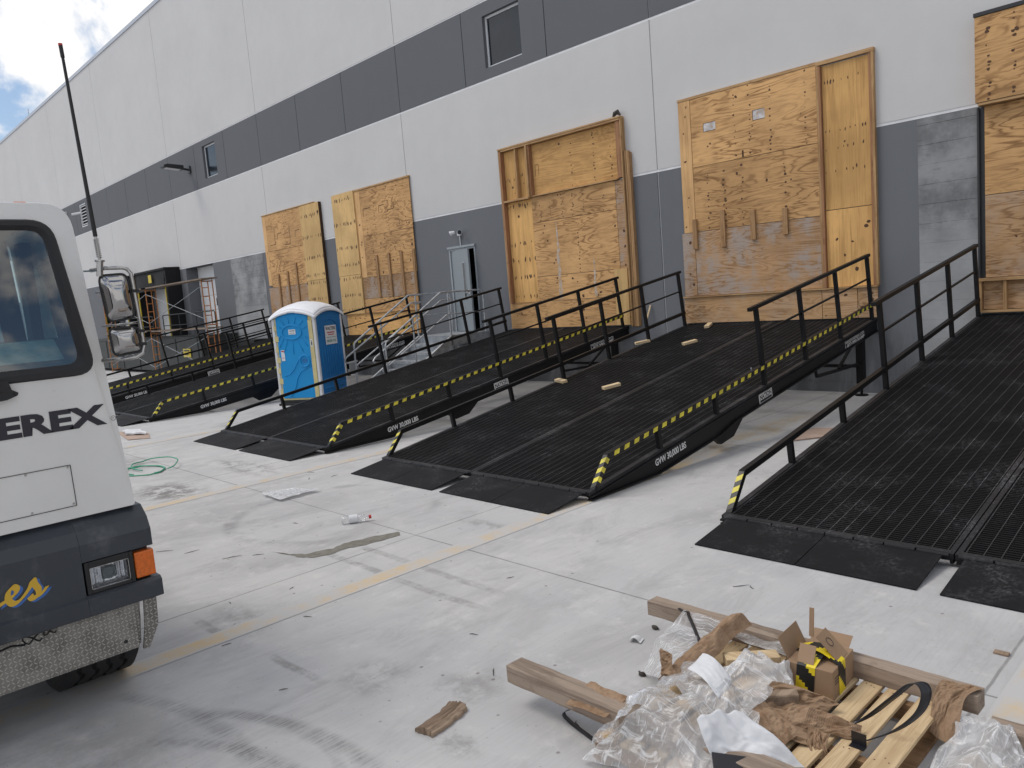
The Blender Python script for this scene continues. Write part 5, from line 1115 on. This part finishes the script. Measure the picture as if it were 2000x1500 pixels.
def skid(label, x0, x1, y0, y1, z0, z1, yaw=0.0):
    o = thing('timber_skid', label, 'timber', ((x0 + x1) / 2, (y0 + y1) / 2, z0), 'square timber skids lying across the pallet'); ABS[o.name] = (0, 0, 0); o.rotation_euler = (0, 0, yaw)
    w, d, h = (x1 - x0) / 2, (y1 - y0) / 2, z1 - z0; mb = MB(); n = 30
    for i in range(n):
        pass
    def ring(i):
        x = -w + 2 * w * i / n; r = lambda: random.uniform(-.0018, .0018)
        return [(x, -d + r(), r()), (x, d + r(), r()), (x, d + r(), h + r()), (x, -d + r(), h + r())]
    rs = [ring(i) for i in range(n + 1)]
    for a, b in zip(rs, rs[1:]): mb.bridge(a, b)
    mb.add(rs[0], [(0, 1, 2, 3)]); mb.add(rs[-1], [(3, 2, 1, 0)])
    obj('beam', mb, M['skid_x'], o, bevel=.003); return o
skid('square timber sticking out left from under the stretch wrap, nearest the camera', -2.78, -1.10, -10.335, -10.22, .127, .215)
skid('long grey timber along the far edge of the pallet, behind the taped cardboard box', -2.68, -0.945, -9.285, -9.19, .127, .212, rad(-.8))
skid('short timber end at the right photo edge under clear plastic', -0.885, -0.15, -9.40, -9.30, .06, .155, rad(2))

def crumple(name, label, cat, corners, nu, nv, amp, freq, seed, mat, sag=None, group=None, floor=.012, ridged=True, solid=0.0):
    """thin crumpled sheet over four corner points (bilinear) with folded noise"""
    A, B, C_, D = [Vector(c) for c in corners]; sd_ = Vector((seed * 3.7, seed * 1.3, seed * 7.1)); nrm = (B - A).cross(D - A).normalized()
    def P(u, v):
        p = (A * (1 - u) + B * u) * (1 - v) + (D * (1 - u) + C_ * u) * v
        q = Vector((u * freq[0], v * freq[1], 0)) + sd_; h = 0; a_ = 1; s = 1
        for o_ in range(3 if cat == 'plastic wrap' else 4):
            nval = noise.noise(q * s); h += a_ * ((.5 - abs(nval)) * 1.6 - .4 if ridged else nval); a_ *= .36 if cat == 'plastic wrap' else .55; s *= 2.1
        e = min(1, 6 * min(u, 1 - u, v, 1 - v) + .35)
        w = noise.noise(q * .9 + Vector((5, 9, 2))), noise.noise(q * .9 + Vector((15, 3, 8)))
        p = p + nrm * (h * amp * e) + Vector((w[0], w[1], 0)) * amp * 1.3 + (Vector((0, 0, sag(u, v))) if sag else Vector((0, 0, 0)))
        p.z = max(p.z, floor + .01 * abs(noise.noise(q * 3))); return p
    mb = MB().grid(P, nu, nv); o = obj(name, mb, mat, None, smooth=cat != 'cardboard', loc=(A.x, A.y, 0), solid=solid)
    me = o.data; uv = me.uv_layers.new(name='uv'); k = 0
    for poly in me.polygons:
        for li in poly.loop_indices:
            vi = me.loops[li].vertex_index; uv.data[li].uv = ((vi % (nu + 1)) / nu, (vi // (nu + 1)) / nv)
    return tag(o, label, cat, group)
GF = 'crumpled sheets of clear stretch wrap'
crumple('stretch_wrap', 'big crumpled clump of clear stretch wrap over the front left corner of the pallet', 'plastic wrap', ((-2.12, -10.47, .02), (-1.50, -10.46, .12), (-1.60, -10.05, .25), (-2.06, -10.02, .20)), 120, 90, .085, (2.3, 2.2), 1, M['film'], lambda u, v: .17 * sin(pi * min(1, v * 1.1)) * sin(pi * (.15 + .8 * u)), GF)
crumple('stretch_wrap', 'stretch wrap hanging loosely down the left end of the pallet', 'plastic wrap', ((-2.20, -10.46, .015), (-2.14, -10.02, .03), (-1.92, -10.05, .34), (-1.98, -10.44, .30)), 80, 80, .06, (2.0, 2.2), 2, M['film'], None, GF)
crumple('stretch_wrap', 'thin wrap pulled up to a peak at the far timber end under the black strap', 'plastic wrap', ((-2.46, -9.72, .03), (-1.92, -9.98, .27), (-2.12, -9.34, .24), (-2.40, -9.30, .235)), 70, 70, .045, (1.7, 1.8), 3, M['film'], lambda u, v: .05 * sin(pi * u) * sin(pi * v), GF)
crumple('stretch_wrap', 'white crinkled bundle of wrap beside the taped cardboard box', 'plastic wrap', ((-1.86, -9.92, .22), (-1.60, -9.72, .17), (-1.64, -9.44, .18), (-1.86, -9.60, .20)), 90, 80, .075, (2.4, 2.4), 4, M['film_haze'], lambda u, v: .10 * sin(pi * u) * sin(pi * v), GF)
crumple('stretch_wrap', 'milky folded wrap in the middle of the heap, between the two torn cardboard pieces', 'plastic wrap', ((-1.95, -10.12, .28), (-1.58, -10.18, .26), (-1.62, -9.86, .24), (-1.92, -9.86, .26)), 90, 80, .07, (2.2, 2.0), 5, M['film_haze'], lambda u, v: .06 * sin(pi * u) * sin(pi * v), GF)
crumple('stretch_wrap', 'flat thin wrap lying over the far timber left of the cardboard', 'plastic wrap', ((-2.30, -9.36, .22), (-1.70, -9.45, .22), (-1.66, -9.20, .22), (-2.20, -9.14, .10)), 80, 40, .025, (3, 1.4), 6, M['film'], None, GF)
crumple('stretch_wrap', 'bag of clear wrap slumped at the right end of the pallet by the photo edge', 'plastic wrap', ((-1.05, -9.72, .015), (-.62, -9.62, .015), (-.74, -9.30, .10), (-.98, -9.36, .16)), 100, 90, .065, (2.3, 2.2), 7, M['film_haze'], lambda u, v: .13 * sin(pi * u) * sin(pi * min(1, v * 1.05)), GF)
crumple('paper_sheet', 'long crumpled sheet of white paper draped down the front of the pallet', 'paper', ((-1.66, -10.33, .33), (-1.50, -10.40, .19), (-1.24, -10.09, .14), (-1.56, -10.16, .34)), 60, 40, .012, (2.6, 2), 8, M['paper'], lambda u, v: -.04 * sin(pi * u) + .016 * sin(8 * u + 5 * v) + .008 * sin(17 * v - 6 * u), solid=.0008)
crumple('paper_scrap', 'small curled white paper core poking out of the heap of wrap', 'paper', ((-1.88, -10.06, .36), (-1.70, -10.10, .30), (-1.72, -9.96, .32), (-1.88, -9.94, .385)), 30, 24, .008, (1.5, 2), 9, M['paper'], lambda u, v: .03 * sin(pi * u), solid=.0008)
crumple('torn_cardboard', 'long torn strip of corrugated cardboard lying in the wrap under the black strap', 'cardboard', ((-2.12, -9.96, .19), (-1.99, -9.98, .20), (-1.98, -9.32, .24), (-2.08, -9.40, .27)), 36, 50, .022, (1.6, 3), 10, M['corrugated'], lambda u, v: .05 * sin(pi * u) + .03 * v, solid=.004)
crumple('torn_cardboard', 'upright torn scrap of brown card at the left of the wrap heap', 'cardboard', ((-2.13, -9.92, .21), (-2.03, -9.96, .22), (-2.05, -9.93, .31), (-2.11, -9.93, .335)), 14, 12, .02, (2, 2), 11, M['cardboard'], solid=.003)
crumple('torn_cardboard', 'crumpled brown cardboard leaning against the foot of the taped box', 'cardboard', ((-1.66, -9.84, .15), (-1.44, -9.70, .14), (-1.40, -9.62, .17), (-1.66, -9.72, .24)), 16, 10, .035, (2.2, 1.4), 12, M['cardboard'], solid=.003)
crumple('torn_cardboard', 'long folded strip of brown cardboard lying across the bare pallet boards', 'cardboard', ((-1.58, -9.96, .15), (-1.29, -9.80, .13), (-1.25, -9.70, .15), (-1.54, -9.82, .20)), 18, 9, .040, (2.6, 1.2), 22, M['corrugated'], lambda u, v: .03 * sin(pi * u) * v, solid=.003)
crumple('torn_cardboard', 'dark crumpled cardboard fold between the white paper and the pallet boards', 'cardboard', ((-1.66, -10.02, .17), (-1.40, -9.96, .14), (-1.42, -9.86, .16), (-1.66, -9.90, .22)), 16, 9, .040, (2.2, 1.6), 31, M['cardboard'], solid=.003)
crumple('torn_cardboard', 'brown cardboard strip hanging between the pallet boards', 'cardboard', ((-1.42, -9.90, .19), (-1.33, -9.86, .17), (-1.30, -10.0, .03), (-1.37, -10.02, .03)), 24, 30, .025, (2, 2), 13, M['cardboard'], solid=.003)
crumple('torn_cardboard', 'torn corrugated cardboard lying on the left timber skid', 'cardboard', ((-2.36, -10.36, .17), (-2.12, -10.37, .19), (-2.10, -10.21, .222), (-2.33, -10.21, .222)), 34, 20, .012, (3, 1.6), 14, M['corrugated'], solid=.003)
crumple('torn_cardboard', 'crumpled brown cardboard wrapped over the right end of the far timber', 'cardboard', ((-1.10, -9.44, .07), (-1.00, -9.45, .05), (-.94, -9.24, .22), (-1.09, -9.25, .225)), 30, 40, .022, (2.4, 2), 15, M['cardboard'], lambda u, v: .07 * sin(pi * v), solid=.003)
crumple('torn_cardboard', 'brown cardboard flap showing at the right of the white paper', 'cardboard', ((-1.62, -10.06, .24), (-1.46, -10.10, .15), (-1.44, -9.92, .16), (-1.60, -9.90, .24)), 24, 24, .02, (2, 2), 16, M['corrugated'], solid=.003)
# log-like timber pieces inside the wrap
lg = thing('timber_offcut', 'bark-edged brown timber offcut between the wrap and the taped box', 'timber', (-1.63, -9.80, .14))
obj('offcut', MB().obox((-1.72, -9.88, .150), (.19, .15, .01), (-.035, .05, 0), (0, 0, .055)), M['bark'], lg, bevel=.008)
lg = thing('timber_offcut', 'pale board end half covered by the wrap, left of the taped box', 'timber', (-1.83, -9.55, .14))
obj('offcut', MB().obox((-1.94, -9.64, .170), (.20, .16, .012), (-.06, .06, 0), (0, 0, .045)), M['block_wood'], lg, bevel=.003)

# taped cardboard box
bx = thing('cardboard_box', 'small open brown cardboard box bound with yellow and black tape', 'box', (-1.455, -9.555, .127)); ABS[bx.name] = (0, 0, 0)
bx.rotation_euler = (0, 0, rad(4))
BW, BD, BH = .215, .275, .140       # extends to -x and +y from the near bottom corner
obj('box_body', MB().box(-BW, 0, 0, BD, 0, BH), M['cardboard'], bx, bevel=.003)
fl_ = MB()
fl_.obox((-BW, .02, BH), (0, BD - .06, 0), (-.045, 0, .095), (.003, 0, .0015)).obox((-.01, .10, BH + .001), (0, .12, 0), (-.10, 0, .10), (.002, 0, .002)).obox((-BW + .01, BD - .002, BH), (BW - .03, 0, 0), (0, .06, .035), (0, .003, 0))
fl_.obox((-BW + .05, .012, BH + .004), (.075, 0, 0), (-.01, .07, .06), (0, -.003, .003)).obox((-.165, .16, BH + .07), (.022, 0, 0), (-.005, .03, .13), (0, .004, 0))
obj('flap', fl_, M['cardboard'], bx)
M['hz'] = painted('warning_tape_yellow', (0.72, 0.56, 0.02), 0.4, 0.06, 10)
e = .0025
def wrapx(u, v):     # band over the top and down both -y front and +y back faces
    x = -.175 + .085 * v + .05 * u; L = BH * 2 + BD; d = u * L
    if d < BH: return Vector((x, -e, d))
    if d < BH + BD: return Vector((x, d - BH, BH + e + .03 * sin(pi * (d - BH) / BD)))
    return Vector((x, BD + e, L - d))
def wrapy(u, v):     # band over the top and down both side faces
    y = .07 + .085 * v; L = BH * 2 + BW; d = u * L
    if d < BH: return Vector((e, y, d))
    if d < BH + BW: return Vector((BH - d, y + .05 * (d - BH) / BW, BH + e + .035 * sin(pi * (d - BH) / BW)))
    return Vector((-BW - e, y + .05, L - d))
for fn, per in ((wrapx, 3.0), (wrapy, 2.6)):
    tp = MB(); nn, m = 60, 6
    tp.grid(fn, nn, m); tp.m = [0 if (((k % nn) + .5) / nn * per + ((k // nn) + .5) / m * .5) % 1.0 < .5 else 1 for k in range(nn * m)]
    obj('warning_tape', tp, [M['hz'], M['tape_black']], bx)
mk = MB()
for c0, r in ((Vector((-.055, .20, BH + .004)), .020),):
    mk.tube([c0 + Vector((r * cos(2 * pi * k / 18), r * sin(2 * pi * k / 18), 0)) for k in range(18)], .0014, 4, closed=True)
    for k in range(3): aa = 2 * pi * k / 3; mk.tube([c0 + Vector((.012 * cos(aa + t), .012 * sin(aa + t), 0)) for t in (0, .6, 1.2)], .0016, 4)
c0 = Vector((-.068, .16, BH + .065)); uu = Vector((0, 1, 0)); vv = Vector((-.707, 0, .707))
mk.tube([c0 + uu * .021 * cos(2 * pi * k / 18) + vv * .021 * sin(2 * pi * k / 18) for k in range(18)], .0016, 4, closed=True)
for k in range(3): mk.bar(Vector((.0012, .025, .100 - .014 * k)), Vector((.0012, .085 - .01 * k, .100 - .014 * k)), .001, .004)
obj('print_mark', mk, M['bronze'], bx)
obj('dark_liner', MB().obox((-BW - .02, .05, BH - .01), (-.05, .09, .045), (.03, .02, -.05), (0, .003, 0)), M['strap'], bx)

def ribbon(name, label, pts, w, wdir, mat='strap', cat='strap', th=.0014, group=None, sub=6):
    P_ = [Vector(p) for p in pts]; Q = []
    for i in range(len(P_) - 1):       # Catmull-Rom
        p0, p1, p2, p3 = P_[max(0, i - 1)], P_[i], P_[i + 1], P_[min(len(P_) - 1, i + 2)]
        for k in range(sub):
            t = k / sub; Q.append(.5 * ((2 * p1) + (p2 - p0) * t + (2 * p0 - 5 * p1 + 4 * p2 - p3) * t * t + (3 * p1 - p0 - 3 * p2 + p3) * t ** 3))
    Q.append(P_[-1]); wd = Vector(wdir).normalized()
    mb = MB(); A = [q - wd * w / 2 for q in Q]; B = [q + wd * w / 2 for q in Q]; n = len(Q)
    mb.add(A + B, [(i, i + 1, i + 1 + n, i + n) for i in range(n - 1)])
    o = obj(name, mb, M[mat], None, smooth=True, loc=(Q[0].x, Q[0].y, 0), solid=th); return tag(o, label, cat, group)
ribbon('strapping', 'black strap looping up from the bare boards of the pallet', [(-1.38, -9.84, .135), (-1.26, -9.72, .19), (-1.15, -9.695, .31), (-1.085, -9.675, .385), (-1.045, -9.665, .395), (-1.025, -9.675, .36), (-1.05, -9.69, .28), (-1.13, -9.72, .19), (-1.24, -9.80, .135)], .042, (.75, .55, .2), group='black plastic straps')
ribbon('strapping', 'black strap bent over the far timber and down onto the torn cardboard', [(-2.47, -9.26, .215), (-2.42, -9.30, .228), (-2.36, -9.335, .248), (-2.32, -9.385, .255), (-2.22, -9.49, .252), (-2.08, -9.64, .245), (-1.95, -9.77, .225)], .018, (.6, .75, .1), group='black plastic straps')
ribbon('strapping', 'black strap looped on the ground beneath the left timber', [(-2.36, -10.18, .12), (-2.43, -10.21, .06), (-2.49, -10.24, .022), (-2.43, -10.27, .014), (-2.30, -10.30, .012), (-2.12, -10.34, .012)], .020, (.3, .9, .3), group='black plastic straps')
o = thing('plastic_clip', 'small black plastic corner piece standing between the pallet boards', 'clip', (-1.24, -9.81, .127)); ABS[o.name] = (0, 0, 0)
obj('clip', MB().box(-.03, .03, -.002, .002, .0, .055).box(-.03, .03, -.03, -.002, 0, .004), M['strap'], o)
o = thing('foam_board', 'black foam board corner at the bottom edge of the photo in front of the pallet', 'board', (-1.49, -10.34, .20)); ABS[o.name] = (0, 0, 0)
o.rotation_euler = (rad(12), rad(8), rad(38))
obj('board', MB().box(-.09, .10, -.14, .05, .0, .012), M['strap'], o, bevel=.002)
o = thing('timber_offcut', 'small dark brown timber end beside the white paper at the bottom edge', 'timber', (-1.33, -10.12, .127)); ABS[o.name] = (0, 0, 0)
obj('offcut', MB().box(-.035, .03, -.03, .012, 0, .022), M['bark'], o, bevel=.003)
o = thing('rolled_paper', 'rolled white paper lying on the ground under the left timber', 'paper', (-2.40, -10.14, 0)); ABS[o.name] = (0, 0, 0)
obj('roll', MB().tube([(-.07, .0, .016), (.0, -.005, .018), (.085, -.01, .014)], [.013, .016, .008], 12), M['paper'], o, smooth=True)

# ---------------------------------------------------------------- litter on the concrete and the ramps
def flat_scrap(name, label, cat, pts, z, th, mat, jit=.004, group=None):
    c = Vector((sum(p[0] for p in pts) / len(pts), sum(p[1] for p in pts) / len(pts), 0)); out = []
    for i in range(len(pts)):
        a, b = Vector(pts[i]), Vector(pts[(i + 1) % len(pts)])
        for k in range(4): q = a + (b - a) * k / 4; out.append((q.x - c.x + random.uniform(-jit, jit), q.y - c.y + random.uniform(-jit, jit), z + random.uniform(0, th)))
    n = len(out); mb = MB(); top = [(x, y, zz + th) for x, y, zz in out]
    mb.add(out + top + [(0, 0, z + th * 1.8)], [(i, (i + 1) % n, (i + 1) % n + n, i + n) for i in range(n)] + [(i + n, (i + 1) % n + n, 2 * n) for i in range(n)])
    o = obj(name, mb, mat); o.location = c; return tag(o, label, cat, group)
# splintered timber chunk
bk = thing('splintered_wood', 'splintered grey brown chunk of wood lying alone on the concrete in front of the pallet', 'wood', (-2.95, -10.65, 0)); ABS[bk.name] = (0, 0, 0)
bk.rotation_euler = (0, 0, rad(14)); mb = MB()
def chunk(u, v):
    w = .055 + .012 * noise.noise(Vector((u * 6, 1, 3))); yy = -.13 + .27 * u; xx = -w + 2 * w * v + .02 * sin(u * 2.5)
    end = .018 * noise.noise(Vector((v * 13, 4, 8))) * (1 if u in (0, 1) else .3)
    return Vector((xx, yy + end, .020 + .018 * (1 - (2 * v - 1) ** 2) + .010 * noise.noise(Vector((v * 11, u * 1.5, 2)))))
mb.grid(chunk, 24, 18); mb.grid(lambda u, v: Vector((chunk(u, 1 - v).x, chunk(u, 1 - v).y, .002)), 24, 18)
r0 = [(0, k / 18) for k in range(19)]; r1 = [(1, k / 18) for k in range(19)]
for rr in (r0, r1):
    for p, q in zip(rr, rr[1:]):
        a, b = chunk(*p), chunk(*q); mb.add([a, b, (b.x, b.y, .002), (a.x, a.y, .002)], [(0, 1, 2, 3)])
for vv_ in (0, 1):
    for k in range(24):
        a, b = chunk(k / 24, vv_), chunk((k + 1) / 24, vv_); mb.add([a, b, (b.x, b.y, .002), (a.x, a.y, .002)], [(0, 1, 2, 3)])
obj('chunk', mb, M['bark'], bk)
# bottle
bo = thing('plastic_bottle', 'empty clear drink bottle with red cap lying on the concrete', 'bottle', (-6.37, -8.95, .0)); ABS[bo.name] = (0, 0, 0); bo.rotation_euler = (0, 0, rad(58))
prof = [(-.13, .012), (-.125, .036), (-.10, .040), (-.03, .040), (.03, .039), (.07, .036), (.10, .024), (.12, .015), (.135, .014)]
bb_ = obj('bottle_body', MB().tube([(x, 0, .042) for x, r in prof], [r for x, r in prof], 18), M['bottle'], bo, smooth=True)
obj('label_band', MB().tube([(-.055, 0, .042), (.025, 0, .042)], .0410, 18, caps=False), M['paper'], bo, smooth=True)
obj('cap', MB().cyl((.133, 0, .042), (.158, 0, .042), .019, n=14), M['red_print'], bo)
crumple('plastic_sheet', 'flattened milky plastic sheet lying on the concrete beyond the bottle', 'plastic sheet', ((-8.36, -8.95, .012), (-7.86, -8.98, .012), (-7.84, -8.48, .015), (-8.20, -8.62, .015)), 60, 50, .018, (5, 4), 21, film('milky_bag', 1.5, (.85, .86, .88)), lambda u, v: .02, floor=.006)
gs = MB()
for k, (cx, cy, rx, ry, z) in enumerate(((-11.45, -9.22, .42, .26, .012), (-11.40, -9.20, .36, .24, .02), (-11.6, -9.0, .5, .28, .03))):
    gs.tube([(cx + rx * cos(2 * pi * t / 40) + .02 * sin(t), cy + ry * sin(2 * pi * t / 40), z + .05 * (k == 2) * max(0, sin(2 * pi * t / 40)) ) for t in range(34 if k else 40)], .009, 5, closed=(k == 0))
tag(obj('strapping_coil', gs, M['green_strap'], None, loc=(-11.45, -9.2, 0)), 'loose loops of green strapping on the concrete beside the truck', 'strapping')
flat_scrap('card_scrap', 'pinkish flat card lying beyond the truck near the farthest ramps', 'cardboard', [(-16.3, -8.1), (-14.8, -8.35), (-14.55, -8.05), (-15.2, -7.85)], .004, .006, M['card_flat'])
flat_scrap('paper_scrap', 'crumpled white paper on the pinkish card near the farthest ramps', 'paper', [(-16.0, -8.05), (-15.4, -8.2), (-15.0, -7.95), (-15.6, -7.85)], .016, .03, M['paper'], .02)
tag(obj('plywood_offcut', MB().add([(-4.45, -4.05, .004), (-4.10, -3.55, .004), (-4.24, -3.05, .004), (-4.50, -3.15, .004), (-4.45, -4.05, .02), (-4.10, -3.55, .02), (-4.24, -3.05, .02), (-4.50, -3.15, .02)], [(0, 3, 2, 1), (4, 5, 6, 7), (0, 1, 5, 4), (1, 2, 6, 5), (2, 3, 7, 6), (3, 0, 4, 7)]), M['card_flat'], None, loc=(-4.3, -3.5, 0)), 'flat pinkish board on the ground beneath the left rail of the nearest ramp', 'board')
tag(obj('paper_scrap', MB().grid(lambda u, v: (-2.72 + .07 * u - .02 * v, -9.42 + .06 * v + .02 * u, .004 + .03 * abs(sin(3 * u + .3)) * (1 - .4 * v)), 8, 6), M['paper'], None, loc=(-2.69, -9.39, 0), solid=.001), 'tiny folded white paper on the concrete left of the peaked stretch wrap', 'paper')
for (x, y, lab) in ((-2.70, -9.19, 'black lump of debris by the far timber end left of the wrap peak'), (-2.43, -9.69, 'black lump of debris on the concrete between the two long timbers')):
    mb = MB(); mb.grid(lambda u, v: (.020 * cos(2 * pi * u) * sin(pi * v) * (1 + .9 * noise.noise(Vector((u * 4, v * 4, x)))), .016 * sin(2 * pi * u) * sin(pi * v), .013 - .012 * cos(pi * v)), 12, 8)
    o = obj('debris_lump', mb, M['debris']); o.location = (x, y, 0); tag(o, lab, 'debris')
tag(obj('wood_scrap', MB().box(-1.115, -1.045, -8.405, -8.365, .0, .012), M['bark'], None, loc=(-1.08, -8.385, 0), bevel=.003), 'little flat scrap of wood beside the concrete joint at the right edge', 'wood')
# pine blocks on the second ramp
def pine(x, y, yaw, L, label):
    o = thing('timber_block', label, 'timber block', (x, y, 1.22 + .1556 * y + .003), 'short pine blocks lying on the ramp grating'); ABS[o.name] = (0, 0, 0)
    o.rotation_euler = (TH, 0, 0); o.rotation_mode = 'XYZ'
    o.matrix_world = Matrix.Translation(o.location) @ Matrix.Rotation(TH, 4, 'X') @ Matrix.Rotation(yaw, 4, 'Z')
    obj('block', MB().box(-L / 2, L / 2, -.045, .045, 0, .042), M['block_wood'], o, bevel=.002)
pine(-8.24, -3.86, rad(-18), .26, 'lower left pine block on the ramp, by its left edge')
pine(-7.09, -4.03, rad(62), .27, 'lower right pine block on the ramp, nearest the centre seam')
pine(-8.39, -1.46, rad(52), .27, 'upper left pine block on the ramp, beside its left rail')
pine(-7.36, -1.52, rad(66), .26, 'upper right pine block on the ramp, short of the hoarding')
pine(-7.75, -.28, rad(108), .30, 'brown pine block resting against the foot of the hoarding at the ramp top')
o = thing('leaning_batten', 'thin pale batten leaning on the wall between the two middle hoardings', 'batten', (-9.22, -.06, 0)); 
obj('batten', MB().bar((-9.27, -.14, 1.23), (-9.20, -.03, 1.62), .032, .014, (0, 1, 0)), M['block_wood'], o)
tag(obj('bolt', MB().cyl((-4.87, -3.98, .86), (-4.872, -3.99, .905), .006, n=8).cyl((-4.872, -3.99, .90), (-4.872, -3.99, .912), .011, n=6), M['galv'], None, loc=(-4.87, -3.98, .86)), 'single bright bolt standing on the striped rail of the second nearest ramp', 'bolt')
# twigs and specks of debris scattered over the yard
GT = 'twigs and splinters scattered on the concrete'
rng = random.Random(11); proto = None; tw = []
def twig(x, y, L, a):
    mb = MB(); d = Vector((cos(a), sin(a), 0)); mb.tube([(-d.x * L / 2, -d.y * L / 2, .004), (rng.uniform(-.01, .01), rng.uniform(-.01, .01), .006), (d.x * L / 2, d.y * L / 2, .004)], [.0016, .0028, .001], 5)
    o = obj('twig', mb, M['debris']); o.location = (x, y, 0); tag(o, 'thin dark twig or splinter lying loose on the open concrete', 'twig', GT)
for x, y, L, a in ((-7.20, -10.45, .16, .8), (-6.95, -10.3, .13, 1.5), (-6.45, -10.15, .16, 1.2), (-6.3, -9.98, .10, .9), (-4.75, -10.95, .06, 1.4), (-4.7, -10.4, .07, .5), (-3.1, -10.15, .09, 2.4), (-4.05, -9.1, .06, 1.2), (-8.6, -8.2, .14, 2.6), (-8.9, -8.0, .12, .4), (-8.4, -7.95, .1, 1.6), (-2.62, -8.32, .11, .9), (-2.55, -8.30, .07, 2.4), (-3.55, -9.9, .06, .4), (-5.3, -10.2, .05, 2.), (-6.9, -9.3, .07, .3), (-3.9, -11.0, .05, 1.)): twig(x, y, L, a)
for k in range(4): twig(rng.uniform(-9, -1.2), rng.uniform(-11.6, -8.1), rng.uniform(.02, .05), rng.uniform(0, 3))
